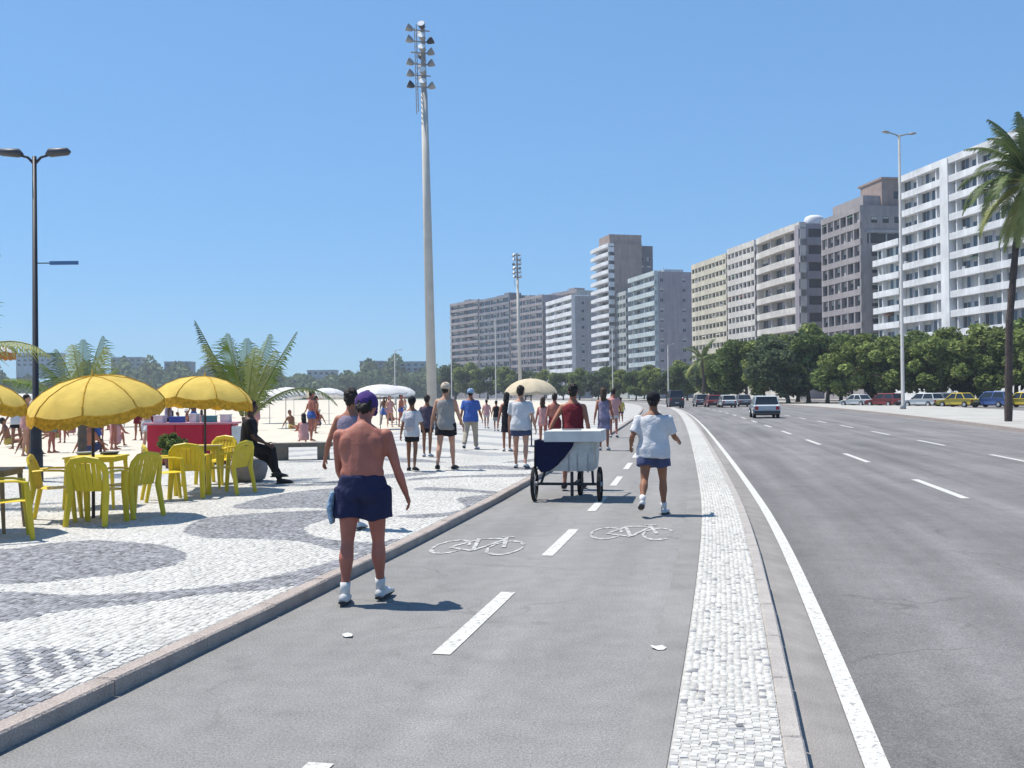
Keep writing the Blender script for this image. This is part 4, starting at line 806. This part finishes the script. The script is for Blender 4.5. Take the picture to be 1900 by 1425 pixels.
    if bottom:
        c = MB(); c.loft([TP(.10), TP(.05), TP(-.03), TP(-.09)], [(.160*b, .124+belly*.6), (.172*b, .134+belly*.3), (.182*b, .142), (.165*b, .128)], 18, X)
        for sd in (-1, 1): c.ell(TP(.0)+Vector((sd*.07*b, -.05, -.045)), (.095*b, .092, .11))
        for l in LG:
            hip, kn, an, *_ = l
            if bottom == 'pants': c.loft([hip+Vector((0, 0, .03)), hip.lerp(kn, .5), kn, kn.lerp(an, .5), an+Vector((0, 0, .02))], [(.105*b, .108), (.095*b, .095), (.078, .08), (.072, .075), (.066, .07)], 14, X)
            else:
                e = .72 if bottom == 'long' else .52 if bottom == 'shorts' else .3; c.loft([hip+Vector((0, 0, .03)), hip.lerp(kn, e*.5), hip.lerp(kn, e)], [(.112*b, .118), (.113*b, .118), (.114*b, .12)], 14, X)
        link('shorts' if bottom != 'pants' else 'trousers', remesh(c, 'shorts', min(voxel, .02), 3, [botm], noise=.014 if hero else .008, nfreq=11), t)
    if shoes:
        for l in LG:
            hip, kn, an, toe, heel = l; c = MB(); upv = Vector((0, 0, 1))
            c.loft([heel+Vector((0, -.012, .012)), an+Vector((0, .015, -.032)), an.lerp(toe, .55)+Vector((0, 0, -.004)), toe+Vector((0, .022, .004))], [(.037, .038), (.046, .046), (.05, .034), (.034, .02)], 12, X)
            sh_ = c.obj('shoe', shoes, t, smooth=True)
            s2 = MB(); s2.loft([heel+Vector((0, -.03, -.012)), heel.lerp(toe, .5)+Vector((0, 0, -.012)), toe+Vector((0, .04, -.008))], [(.034, .012), (.05, .012), (.03, .01)], 12, X); s2.obj('sole', M_SHOED, sh_)
    if socks:
        for l in LG:
            kn, an = l[1], l[2]; c = MB(); c.loft([an+Vector((0, 0, -.02)), an.lerp(kn, .12), an.lerp(kn, .22)], [.041, .042, .045], 12, X); c.obj('sock', socks, t, smooth=True)
    if hair is not None:
        c = MB(); c.ell(hc+hrot @ Vector((0, -.018, .028)), (.087, .098, .106), hrot, 14); c.ell(hc+hrot @ Vector((0, -.05, -.03)), (.074, .062, .07), hrot, 12)
        if longhair: c.loft([hc+hrot @ Vector((0, -.05, .0)), hc+hrot @ Vector((0, -.085, -.12)), hc+hrot @ Vector((0, -.10, -.26))], [(.085, .06), (.09, .05), (.06, .03)], 12, X)
        hm = remesh(c, 'hair', max(.009, voxel*.6), 1, [hair], noise=.022, nfreq=45); link('hair', hm, t)
    if cap:
        c = MB(); c.ell(hc+hrot @ Vector((0, -.008, .036)), (.102, .120, .10), hrot, 16)
        if cap == 'cap': c.loft([hc+hrot @ Vector((0, .07, .045)), hc+hrot @ Vector((0, .13, .038)), hc+hrot @ Vector((0, .185, .02))], [(.08, .012), (.078, .01), (.05, .006)], 14, X)
        else: c.loft([hc+hrot @ Vector((0, 0, .022)), hc+hrot @ Vector((0, 0, .034))], [(.165, .175), (.15, .16)], 20, X)
        link('cap', remesh(c, 'cap', .011, 2, [capm]), t)
    if hero:
        for sd in (-1, 1): e = MB(); e.ell(hc+hrot @ Vector((sd*.032, .088, .012)), (.012, .01, .009), hrot, 8); e.obj('eye', M_EYE, t)
        e = MB(); e.ell(hc+hrot @ Vector((0, .098, -.065)), (.026, .012, .008), hrot, 8); e.obj('mouth', mat('lips', (0.25, 0.08, 0.07), 0.5, 0.05), t)
    if bag:
        c = MB(); c.loft([TP(.02)+Vector((0, -.17, 0)), TP(.1)+Vector((0, -.20, 0)), TP(.3)+Vector((0, -.20, 0)), TP(.41)+Vector((0, -.165, 0))], [(.10, .05), (.13, .085), (.13, .08), (.09, .04)], 14, X)
        for sd in (-1, 1): c.loft([TP(.40)+Vector((sd*.09, -.15, 0)), TP(.485)+Vector((sd*.10, -.02, 0)), TP(.36)+Vector((sd*.11, .14, 0)), TP(.1)+Vector((sd*.13, .02, 0))], [(.02, .012)]*4, 6, X)
        link('backpack', remesh(c, 'backpack', .014, 2, [bag], noise=.008), t)
    t.scale = (k, k, k)
    return t
def facing(p): s_, d_ = SD(p.x, p.y); return -heading(s_)
# the shirtless walker in front
p = P(674, 1118, 0.0)
tm = person('shirtless sunburnt man in navy shorts and purple cap walking away', p, facing(p)+.10, 1.65, 1.18, SK_RED, ((-6, 5), (9, 2)), ((14, 4, 40), (2, 16, 22)), 5, 28, None, None, 'shorts', C_NAVY, M_SHOE, M_SOCK, H_BLACK, 'cap', C_PURP, 0.0115, True, belly=.035, spread=1.5)
pt = MB(); pt.loft([(-.235, -.04, .93), (-.255, -.05, .80), (-.24, -.05, .66)], [(.025, .07), (.028, .085), (.02, .06)], 10, (1, 0, 0)); o = link('tucked_towel', remesh(pt, 'towel', .014, 2, [mat('towel_checked', (0.22, 0.32, 0.42), 0.95, 0.6, 26, 0.5, 30)], noise=.01), tm)
p = AT(650, 11.6, WZ); person('dark haired person in grey and blue half hidden behind the shirtless man', p, facing(p), ZAT(640, 726, 11.6)-WZ, 1.0, SK_TAN, ((8, 3), (-6, 6)), ((-8, 22, 20), (10, 10, 15)), 2, 0, 'tank', C_MAUVE, 'shorts', C_DENIM, M_SHOE, None, H_BLACK)
# the runner in white
p = P(1214, 955, 0.0)
person('runner in loose white shirt and navy shorts on the cycle path', p, facing(p)-.03, 1.63, 1.14, SK_BR, ((-16, 34), (10, 10)), ((-22, 20, 78), (8, 20, 70)), 5, 3, 'tee', C_WHITE, 'shorts', C_DENIM, M_SHOE, M_SOCK, H_BLACK, 'cap', C_BLACK, 0.014, True)
# walkers on the promenade
def walker(label, px, py, top_py, z=WZ, **kw):
    p = P(px, py, z); Ht = ZAT(px, top_py, p.y)-z; return person(label, p, facing(p)+kw.pop('turn', 0), Ht, **kw)
walker('woman in white top and black shorts carrying a pale backpack', 765, 874, 738, top='tee', topm=C_WHITE, botm=C_BLACK, bottom='shorts', skin=SK_BR, b=.86, cap='cap', capm=C_BLACK, bag=cloth('pale_bag', (0.36, 0.36, 0.40)), legs=((9, 6), (-8, 12)), shoes=M_SHOED)
walker('man in light cap, grey vest and dark shorts on the promenade', 828, 872, 712, top='tank', topm=C_GREY, botm=C_BLACK, skin=SK_LT, b=1.05, cap='cap', capm=cloth('cream_cap', (0.5, 0.42, 0.33)), legs=((-9, 14), (10, 4)), arms=((-10, 14, 14), (12, 14, 20)), shoes=M_SHOED)
walker('person in dark mauve clothes between the two backpack walkers', 793, 848, 735, top='tee', topm=cloth('dark_mauve', (0.075, 0.06, 0.09)), botm=C_BLACK, skin=SK_BR, b=.9, legs=((6, 4), (-6, 8)))
walker('man in blue shirt and khaki trousers on the promenade', 874, 834, 722, top='tee', topm=C_BLUE, bottom='pants', botm=C_KHAKI, skin=SK_TAN, b=1.08, legs=((-14, 22), (10, 4)), cap='cap', capm=cloth('sky_cap', (0.25, 0.36, 0.5)))
walker('man in white T-shirt and blue shorts walking by the kerb', 967, 869, 718, top='tee', topm=C_WHITE, bottom='shorts', botm=C_DENIM, skin=SK_LT, b=1.08, legs=((8, 4), (-8, 14)), arms=((12, 12, 16), (-16, 16, 20)))
walker('dark haired woman in short dark dress left of the white T-shirt man', 941, 838, 730, top='dress', topm=C_BLACK, bottom=None, skin=SK_TAN, b=.84, longhair=True, legs=((6, 3), (-6, 8)))
walker('distant stroller in black top beyond the blue shirt man', 921, 800, 744, top='tank', topm=C_BLACK, bottom='long', botm=C_GREY, skin=SK_TAN, b=.95, voxel=.026)
walker('distant stroller in pink top near the cream umbrella', 903, 795, 742, top='tee', topm=C_PINK, bottom='shorts', botm=C_WHITE, skin=SK_TAN, b=.95, voxel=.026)
walker('shirtless tanned man left of the cart vendor', 1030, 838, 732, top=None, bottom='shorts', botm=C_RED, skin=SK_RED, b=1.0, legs=((5, 3), (-5, 6)))
walker('woman in pale pink bikini top under the cream umbrella', 1008, 832, 738, top='tank', topm=C_PINK, bottom='brief', botm=C_PINK, skin=SK_RED, b=.85, hair=H_BROWN, longhair=True)
walker('woman in patterned mauve dress walking beyond the cart', 1121, 836, 722, z=0.0, top='dress', topm=cloth('patterned', (0.20, 0.18, 0.25), 0.55), bottom=None, skin=SK_TAN, b=.92, legs=((7, 3), (-7, 8)), longhair=True, hair=H_BROWN)
walker('stroller in pale pink beyond the woman in the patterned dress', 1139, 812, 722, z=0.0, top='tee', topm=C_PINK, bottom='shorts', botm=C_WHITE, skin=SK_RED, b=.9, voxel=.024)
walker('distant walker in yellow shirt on the far cycle path', 1152, 786, 738, z=0.0, top='tee', topm=C_YELL, bottom='shorts', botm=C_DENIM, skin=SK_TAN, voxel=.026)
# seated figure by the young palm
ps = P(478, 899, WZ)
person('person in dark clothes sitting on the round planter with a leg out', Vector((ps.x-.13, ps.y-.12, WZ)), R_(-78), 1.72, 1.0, SK_DK, ((58, 30), (84, 78)), ((20, 10, 30), (14, 10, 50)), 4, 4, 'tee', C_BLACK, 'pants', C_BLACK, M_SHOED, None, H_BLACK, sit=True)
# vendor pulling the cart
pv = AT(1062, 17.0, 0.0); person('cart vendor in dark red vest and green trousers', pv, facing(pv), 1.78, 1.04, SK_TAN, ((-10, 12), (12, 6)), ((-30, 26, 10), (-24, 14, 12)), 6, 2, 'tank', C_RED, 'long', cloth('olive', (0.07, 0.075, 0.055)), M_SHOED, None, H_BLACK)

# the vendor's white cart
pc_ = P(1052, 930, 0.0); ct = thing('vendor_cart', 'white three wheeled vendor cart draped with a navy cloth', 'cart', Vector((pc_.x, pc_.y, 0)), facing(pc_))
M_CARTW = mat('cart_white', (0.58, 0.59, 0.57), 0.55, 0.14, 4, stain=0.12); M_CARTG = mat('cart_panel', (0.40, 0.42, 0.41), 0.6, 0.3, 4, speck=0.1, spscale=20, stain=0.2)
q = MB(); q.add([(-.36, -.04, .46), (.40, -.04, .46), (.40, .85, .46), (-.36, .85, .46), (-.40, -.06, .90), (.43, -.06, .90), (.43, .9, .90), (-.40, .9, .90)], [(3, 2, 1, 0), (4, 5, 6, 7), (0, 1, 5, 4), (1, 2, 6, 5), (2, 3, 7, 6), (3, 0, 4, 7)]); q.obj('cooler_box', M_CARTG, ct)
q = MB(); q.box((.10, .42, .985), (.86, 1.04, .16), taper=.99); ld = q.obj('lid', M_CARTW, ct); h_ = MB(); h_.tube((-.1, .3, 1.075), (.2, .3, 1.075), .015, n=6); h_.obj('lid_handle', M_STEEL, ld)
for x in (.04, .17, .33): q = MB(); q.b2((x-.012, -.052, .44), (x+.012, -.036, .9)); q.obj('panel_rib', M_STEEL, ct)
for x in (-.5, .5):
    q = MB(); c = Vector((x, .02, .26)); N = 24
    q.loft([c+Vector((-.028, 0, 0)), c+Vector((-.02, 0, 0)), c+Vector((.02, 0, 0)), c+Vector((.028, 0, 0))], [.235, .262, .262, .235], N, side=(0, 0, 1), cap=False); w_ = q.obj('wheel', M_TYRE, ct)
    q = MB(); q.loft([c+Vector((-.05, 0, 0)), c+Vector((.05, 0, 0))], [.035, .035], 10, side=(0, 0, 1))
    for j in range(10): a = 2*PI*j/10; q.tube(c, c+Vector((0, math.cos(a)*.235, math.sin(a)*.235)), .005, n=4)
    q.obj('spokes', M_STEEL, w_)
q = MB(); c = Vector((.10, .95, .2)); q.loft([c+Vector((-.03, 0, 0)), c+Vector((.03, 0, 0))], [.2, .2], 18, side=(0, 0, 1)); q.obj('wheel', M_TYRE, ct)
q = MB(); q.tube((-.52, .02, .26), (.52, .02, .26), .022); q.tube((-.4, .02, .26), (-.34, .1, .46), .02); q.tube((.4, .02, .26), (.38, .1, .46), .02); q.tube((.08, .0, .08), (.08, .0, .45), .025); q.tube((.1, .02, .26), (.1, .95, .26), .02); q.tube((.1, .95, .2), (.1, .8, .45), .02); q.obj('chassis', M_BLACK, ct)
q = MB(); q.tube((-.34, .9, .85), (-.34, 1.5, 1.02), .018); q.tube((.42, .9, .85), (.42, 1.5, 1.02), .018); q.tube((-.34, 1.5, 1.02), (.42, 1.5, 1.02), .018); q.obj('pull_bar', M_STEEL, ct)
q = MB(); v_ = []; f_ = []; prof = [(-.46, .93, .0), (.12, .93, 0), (.10, .84, 0), (-.02, .68, 0), (-.14, .55, 0), (-.26, .46, 0), (-.38, .44, 0), (-.46, .55, 0)]
for i, (x, z, _) in enumerate(prof): v_.append((x, -.09+.018*math.sin(i*2.1), z))
for i, (x, z, _) in enumerate(prof): v_.append((x+.01, -.058, z))
n_ = len(prof); q.add(v_, [tuple(range(n_)), tuple(reversed(range(n_, 2*n_)))]+[(i, n_+i, n_+(i+1) % n_, (i+1) % n_) for i in range(n_)])
q.add([(-.48, -.08, .93), (-.46, .5, .93), (-.47, .5, .62), (-.49, -.08, .5), (-.50, .2, .48)], [(0, 1, 2, 4, 3)]); q.obj('draped_cloth', cloth('drape_navy', (0.012, 0.014, 0.045)), ct)

# ================================================================== UMBRELLAS, CHAIRS, TABLES, STALL
M_YUMB = mat('umbrella_yellow', (0.70, 0.52, 0.13), 0.85, 0.14, 4, 0.25, 14, transl=0.3, spec=0.15); M_CUMB = mat('umbrella_cream', (0.58, 0.50, 0.36), 0.8, 0.06, 5, transl=0.25); M_WUMB = mat('umbrella_white', (0.62, 0.62, 0.62), 0.8, 0.05, 5, transl=0.2)
M_WOODP = mat('umbrella_pole', (0.06, 0.045, 0.05), 0.6, 0.15, 5); M_VAL = mat('umbrella_valance', (0.56, 0.33, 0.04), 0.85, 0.3, 22, 0.3, 20, transl=0.3, spec=0.1)
def umbrella(label, loc, r, ztop, zrim, m, vm, polem=None, tilt=(0, 0), n=8, val=0.13, rz=0.2, name='sun_umbrella', group=None, polez=None):
    t = thing(name, label, 'umbrella', loc, rz, group); q = MB(); q.tube((0, 0, -.02), (0, 0, (polez or ztop)-.05), .022, .018, 8); q.obj('pole', polem or M_WOODP, t)
    piv = Vector((0, 0, ztop)); rot = Matrix.Rotation(R_(tilt[0]), 3, 'X') @ Matrix.Rotation(R_(tilt[1]), 3, 'Y')
    T = lambda p: rot @ (Vector(p)-piv)+piv
    prof = [(0.0, 0), (.25, .05), (.5, .18), (.75, .45), (.92, .75), (1.0, 1.0)]; h = ztop-zrim; N = n*4; vs = []; fs = []
    for f, dz in prof[1:]:
        for k in range(N):
            a = 2*PI*k/N; sag = 1-0.05*f*(math.sin(PI*(k % 4)/4)); vs.append(T((f*r*sag*math.cos(a), f*r*sag*math.sin(a), ztop-h*dz-.045*f*math.sin(PI*(k % 4)/4))))
    for i in range(len(prof)-2):
        for k in range(N): fs.append((i*N+k, i*N+(k+1) % N, (i+1)*N+(k+1) % N, (i+1)*N+k))
    vs.append(T((0, 0, ztop))); fs += [((k+1) % N, k, len(vs)-1) for k in range(N)]
    q = MB(); q.add(vs, fs); cn = q.obj('canopy', m, t, smooth=True)
    if val:
        q = MB(); base = (len(prof)-2)*N; v2 = []; M_ = N*3
        for k in range(M_):
            a0 = vs[base+k//3]; a1 = vs[base+(k//3+1) % N]; p_ = Vector(a0).lerp(Vector(a1), (k % 3)/3); out = Vector((math.cos(2*PI*k/M_), math.sin(2*PI*k/M_), 0))*.004; v2 += [p_+out, p_+out*3+Vector((0, 0, -val*(.75+.25*abs(math.sin(PI*k/6)))))]
        q.add(v2, [(2*k, (2*k+2) % (2*M_), (2*k+3) % (2*M_), 2*k+1) for k in range(M_)]); q.obj('valance', vm, t)
    for k in range(n):
        a = 2*PI*k/n; q = MB(); q.loft([T((f*r*.995*math.cos(a), f*r*.995*math.sin(a), ztop-h*dz-.012)) for f, dz in prof], [.006]*len(prof), 5); q.obj('rib', M_STEEL, t)
    if val > .12:
        for k in range(n):
            a = 2*PI*k/n; q = MB(); q.loft([T((f*r*math.cos(a), f*r*math.sin(a), ztop-h*dz+.003)) for f, dz in prof], [(.008, .004)]*len(prof), 6, side=(-math.sin(a), math.cos(a), 0)); q.obj('seam', vm, t)
    q = MB(); q.loft([T((0, 0, ztop-.01)), T((0, 0, ztop+.07))], [.02, .008], 8); q.obj('finial', m, t)
    return t
u1 = AT(172, 12.9, WZ); umbrella('yellow fringed umbrella over the left table', u1, .85, 1.84, 1.47, M_YUMB, M_VAL, tilt=(9, -5), val=.15)
u2 = AT(380, 16.6, WZ); umbrella('yellow fringed umbrella over the right table', u2, .82, 1.90, 1.53, M_YUMB, M_VAL, tilt=(0, 4), rz=.55, val=.15)
u3 = AT(-60, 11.6, WZ); umbrella('orange yellow umbrella cut by the left picture edge', u3, .62, 1.78, 1.5, M_YUMB, M_VAL, rz=.3)
u4 = AT(985, 30, WZ); umbrella('cream umbrella above the walkers near the cart', u4, .80, ZAT(985, 702, 30)-WZ, ZAT(985, 726, 30)-WZ, M_CUMB, M_CUMB, val=.08)
u5 = AT(-8, 24, WZ); umbrella('white topped umbrella with orange valance at the left edge', u5, .45, ZAT(0, 640, 24)-WZ, ZAT(0, 652, 24)-WZ, M_WUMB, mat('valance_orange', (0.45, 0.20, 0.06), 0.85, 0.2, 20), val=.18)

M_YPL = mat('plastic_yellow', (0.70, 0.54, 0.03), 0.42, 0.05, 5, spec=0.4, transl=0.12)
def chair_proto():
    t = thing('plastic_chair', 'x', 'chair'); q = MB()      # faces +Y
    q.loft([(0, -.20, .43), (0, -.05, .415), (0, .15, .425), (0, .23, .42), (0, .245, .395)], [(.20, .012), (.215, .012), (.22, .012), (.215, .012), (.21, .008)], 14, (1, 0, 0)); q.obj('seat', M_YPL, t, smooth=False)
    q = MB()
    for i, x in enumerate((-.155, -.095, -.032, .032, .095, .155)): q.loft([(x*.92, -.20, .43), (x, -.245, .60), (x*1.02, -.29, .76)], [(.029, .009)]*3, 8, (1, 0, 0))
    q.loft([(-.235, -.24, .62), (-.22, -.27, .72), (-.16, -.295, .79), (0, -.30, .815), (.16, -.295, .79), (.22, -.27, .72), (.235, -.24, .62)], [(.018, .042)]*7, 8, (0, 1, 0)); q.obj('backrest', M_YPL, t)
    for sx in (-1, 1):
        q = MB(); q.loft([(sx*.235, -.25, .64), (sx*.255, -.1, .655), (sx*.26, .1, .65), (sx*.255, .2, .63), (sx*.25, .225, .58)], [(.034, .014)]*5, 8, (1, 0, 0)); q.obj('armrest', M_YPL, t)
        q = MB(); q.loft([(sx*.255, .265, 0), (sx*.245, .225, .42), (sx*.25, .205, .64)], [(.036, .026), (.045, .034), (.036, .024)], 8, (1, 0, 0)); q.obj('leg', M_YPL, t)
        q = MB(); q.loft([(sx*.245, -.30, 0), (sx*.225, -.22, .42), (sx*.235, -.25, .66)], [(.036, .026), (.046, .034), (.036, .024)], 8, (1, 0, 0)); q.obj('leg', M_YPL, t)
    return t
cp = chair_proto(); first = True
def chair(label, px, py, rz):
    global first
    o = cp if first else copy_tree(cp); first = False
    o.location = P(px, py, WZ+.003); o.rotation_euler = (0, 0, R_(rz)); tag(o, label, 'chair', 'yellow plastic chairs around the tables')
def table(label, px, py, rz, m=M_YPL):
    t = thing('plastic_table', label, 'table', P(px, py, WZ+.003), R_(rz)); q = MB(); q.b2((-.35, -.35, .70), (.35, .35, .725)); q.obj('table_top', m, t); q = MB(); q.b2((-.33, -.33, .65), (.33, -.31, .70)); q.b2((-.33, .31, .65), (.33, .33, .70)); q.b2((-.33, -.31, .65), (-.31, .31, .70)); q.b2((.31, -.31, .65), (.33, .31, .70)); q.obj('apron', m, t)
    for sx in (-1, 1):
        for sy in (-1, 1): q = MB(); q.loft([(sx*.34, sy*.34, 0), (sx*.30, sy*.30, .7)], [.02, .032], 8); q.obj('leg', m, t)
    return t
chair('yellow plastic chair at the left side of the left table', 104, 966, -75); chair('yellow plastic chair with its back to the camera at the left table', 180, 972, -4); chair('yellow plastic chair at the right side of the left table', 246, 958, 62)
chair('yellow plastic chair at the left side of the right table', 306, 928, -62); chair('yellow plastic chair with its back to the camera at the right table', 352, 922, 8); chair('yellow plastic chair at the right side of the right table', 428, 915, 70); chair('yellow plastic chair on the far side of the right table', 402, 897, 165)
chair('yellow plastic chair cut by the left picture edge', 8, 1000, -60)
table('yellow plastic table under the left umbrella', 180, 940, 4); table('yellow plastic table under the right umbrella', 372, 905, 12); table('brownish table top cut by the left picture edge', -30, 985, 8, mat('plastic_brown', (0.25, 0.17, 0.08), 0.5, 0.2))
for px, lab, m in ((158, 'small ashtray on the left yellow table', M_STEEL), (205, 'dark tray on the right half of the left yellow table', M_DARKM)):
    b_ = P(px, 936, WZ+.003); q = MB(); q.lathe([(.10, .73), (.13, .765), (.12, .77), (.09, .742)], 16); tag(q.obj('tray', m, None, (b_.x, b_.y, WZ+.003)), lab, 'tray', 'trays on the left table')
# planter, potted shrub, red stall, bench
q = MB(); q.lathe([(.20, 0), (.29, .05), (.34, .22), (.33, .36), (.29, .42), (.26, .42), (.25, .36)], 24); pt_ = tag(q.obj('stone_planter', mat('planter_stone', (0.28, 0.25, 0.235), 0.9, 0.15, 6, 0.4, 40), None, (pb.x, pb.y, WZ-.004), True), 'round grey stone planter at the foot of the young palm', 'planter')
ps_ = P(320, 868, WZ); t = thing('potted_shrub', 'dark green shrub in a pot before the red stall', 'plant', ps_); q = MB(); q.lathe([(.14, 0), (.2, .3), (.22, .32), (.19, .32)], 16); q.obj('pot', mat('pot_clay', (0.22, 0.11, 0.07), 0.85, 0.15), t)
link('foliage', crown_mesh('foliage', .40, .30, 1500, .05, M_LEAF2, 91, 18), t, (0, 0, .52))
rs = P(350, 862, WZ); t = thing('drinks_stall', 'red counter stall with white side post behind the right table', 'stall', rs, .05); M_REDP = mat('stall_red', (0.50, 0.022, 0.05), 0.5, 0.08, 4); M_PINKT = mat('stall_top', (0.55, 0.22, 0.26), 0.5, 0.06)
for i, x in enumerate((-.62, 0.02, .66)): q = MB(); q.b2((x-.31, -.02, .06), (x+.31, .03, .92)); q.obj('front_panel', M_REDP, t)
q = MB(); q.b2((-.95, .032, .04), (.99, .7, .915)); q.obj('body', M_REDP, t); q = MB(); q.b2((-1.02, -.08, .925), (1.05, .78, .97)); q.obj('counter_top', M_PINKT, t); q = MB(); q.b2((1.0, -.04, 0), (1.22, .2, .88)); q.obj('side_post', M_CARTW, t)
for i, (x, z, w, m, lab) in enumerate([(-.75, .15, .22, M_CARTW, 'white foam box at the left end of the red counter'), (-.35, .12, .3, C_BLUE, 'blue box on the red counter'), (.05, .18, .16, M_CARTW, 'narrow white box in the middle of the red counter'), (.4, .13, .28, C_TEAL, 'teal box right of the middle of the red counter'), (.78, .16, .2, M_CARTW, 'white foam box at the right end of the red counter')]):
    q = MB(); q.box((0, 0, z/2), (w, .3, z), taper=.95); q.box((0, 0, z+.012), (w+.02, .32, .024)); r2 = Matrix.Rotation(.05, 3, 'Z') @ Vector((x, .35, .97)); tag(q.obj('cool_box', m, None, tuple(rs+r2)), lab, 'box', 'boxes on the red counter')
bp = P(562, 853, WZ); t = thing('stone_bench', 'low dark stone bench on the promenade edge', 'bench', bp, .12); M_BEN = mat('bench_stone', (0.16, 0.145, 0.12), 0.9, 0.2, 4, 0.5, 30)
q = MB(); q.b2((-.72, -.22, .32), (.72, .22, .42)); q.obj('seat', M_BEN, t)
for x in (-.5, .5): q = MB(); q.b2((x-.14, -.18, 0), (x+.14, .18, .318)); q.obj('support', M_BEN, t)

# ================================================================== BEACH: parasols and bathers
M_PARS = [M_WUMB, M_WUMB, mat('parasol_blue', (0.10, 0.20, 0.42), 0.8, 0.05, transl=.2), mat('parasol_red', (0.42, 0.06, 0.06), 0.8, 0.05, transl=.2), M_CUMB]
rr = random.Random(3)
spots = [(530, 52, 0), (500, 64, 0), (575, 70, 4), (610, 60, 0), (705, 48, 0), (735, 55, 0), (720, 75, 4), (650, 90, 2), (545, 95, 0), (590, 105, 3), (45, 60, 0), (130, 75, 2), (230, 62, 0), (280, 80, 4), (330, 70, 0), (20, 85, 3), (400, 90, 0), (680, 110, 0), (470, 85, 2), (260, 95, 0)]
for i, (px, Y, c) in enumerate(spots):
    p = AT(px, Y); s_, d_ = SD(p.x, p.y); z = sandz(s_, d_) if d_ < -13.4 else WZ
    colr = ['white', 'white', 'blue', 'red', 'cream'][c]
    umbrella(colr+' beach parasol standing on the crowded sand', (p.x, p.y, z), rr.uniform(1.0, 1.35), 2.15, 1.75, M_PARS[c], M_PARS[c], M_STEEL, (rr.uniform(-8, 8), rr.uniform(-8, 8)), val=.10, rz=i, name='beach_parasol', group=colr+' beach parasols')
BP = []
outfits = [dict(bottom='brief', botm=C_BLUE, skin=SK_RED, top=None), dict(bottom='shorts', botm=C_RED, skin=SK_TAN, top=None), dict(bottom='brief', botm=C_PINK, skin=SK_LT, top='tank', topm=C_PINK, longhair=True), dict(bottom='shorts', botm=C_BLACK, skin=SK_BR, top='tee', topm=C_WHITE), dict(bottom='brief', botm=C_BLACK, skin=SK_DK, top='tank', topm=C_MAUVE), dict(bottom='shorts', botm=C_TEAL, skin=SK_RED, top=None, cap='hat', capm=C_KHAKI), dict(bottom='brief', botm=C_YELL, skin=SK_BR, top=None, legs=((96, 14), (92, 20)), sit=True, lean=-14, arms=((-25, 20, 0), (-25, 20, 0))), dict(bottom='shorts', botm=C_WHITE, skin=SK_LT, top=None, legs=((22, 6), (-16, 14)), arms=((30, 14, 40), (-22, 14, 20)), cap='cap', capm=C_RED), dict(bottom='long', botm=C_BLUE, skin=SK_DK, top=None, legs=((-12, 10), (14, 4)), arms=((150, 20, 20), (-14, 20, 20))), dict(bottom='brief', botm=C_PINK, skin=SK_RED, top='tank', topm=C_PINK, longhair=True, legs=((128, 108), (124, 104)), sit=True, lean=8, arms=((40, 14, 40), (40, 14, 40))), dict(bottom='shorts', botm=C_DENIM, skin=SK_TAN, top=None, cap='hat', capm=C_WHITE, legs=((95, 12), (126, 108)), sit=True, lean=-8, arms=((-20, 24, 0), (30, 14, 40)))]
for i, of in enumerate(outfits): BP.append(person('bather in the beach crowd beyond the promenade', (0, 0, 0), 0, 1.7, .95, voxel=.03, shoes=None, name='bather', group='bathers in the beach crowd', **{**dict(legs=((4, 3), (-3, 5)), arms=((8, 16, 20), (-8, 16, 30))), **of}))
bs = [(rr.uniform(-60, 320), rr.uniform(27, 48)) for i in range(26)]+[(rr.uniform(470, 640), rr.uniform(34, 60)) for i in range(8)]+[(rr.uniform(690, 780), rr.uniform(40, 75)) for i in range(5)]+[(rr.uniform(-60, 430), rr.uniform(50, 75)) for i in range(14)]
for i, (px, Y) in enumerate(bs):
    o = BP[i] if i < len(BP) else copy_tree(BP[rr.choice((0, 1, 2, 3, 4, 5, 6, 6, 6, 7, 8, 9, 9, 9, 10, 10, 10))]); p = AT(px, Y); s_, d_ = SD(p.x, p.y); z = (sandz(s_, d_) if d_ < -13.4 else WZ)
    o.location = (p.x, p.y, z-.02); o.rotation_euler = (0, 0, rr.uniform(0, 6.28)); k = rr.uniform(.92, 1.05); o.scale = (k, k, k)

# sea air
hz_ = MB(); hz_.b2((-900, -30, -2.6), (420, 1180, 74)); ho = hz_.obj('haze', []); ho.data.materials.clear()
hm_ = bpy.data.materials.new('sea_haze'); hm_.use_nodes = True; hn = hm_.node_tree.nodes; hn.clear(); hv = hn.new('ShaderNodeVolumePrincipled'); hv.inputs['Color'].default_value = (0.80, 0.88, 1.0, 1); hv.inputs['Density'].default_value = 0.0003; hv.inputs['Anisotropy'].default_value = 0.2
hou = hn.new('ShaderNodeOutputMaterial'); hm_.node_tree.links.new(hv.outputs[0], hou.inputs['Volume']); ho.data.materials.append(hm_); tag(ho, kind='stuff')
# litter
for (px, py, lab) in ((645, 1180, 'crumpled white paper on the cycle path near the shirtless man'), (1222, 1203, 'white paper scrap beside the pale divider')):
    q = MB(); n = 7; vs_ = [(0, 0, .012)]+[(.05*math.cos(2*PI*k/n)*rr.uniform(.6, 1.2), .05*math.sin(2*PI*k/n)*rr.uniform(.6, 1.2), rr.uniform(.001, .018)) for k in range(n)]
    q.add(vs_, [(0, 1+k, 1+(k+1) % n) for k in range(n)]); p = P(px, py, .006); tag(q.obj('paper_scrap', M_CARTW, None, tuple(p)), lab, 'litter', 'paper litter on the path')
bpy.data.scenes.remove(_tmp)
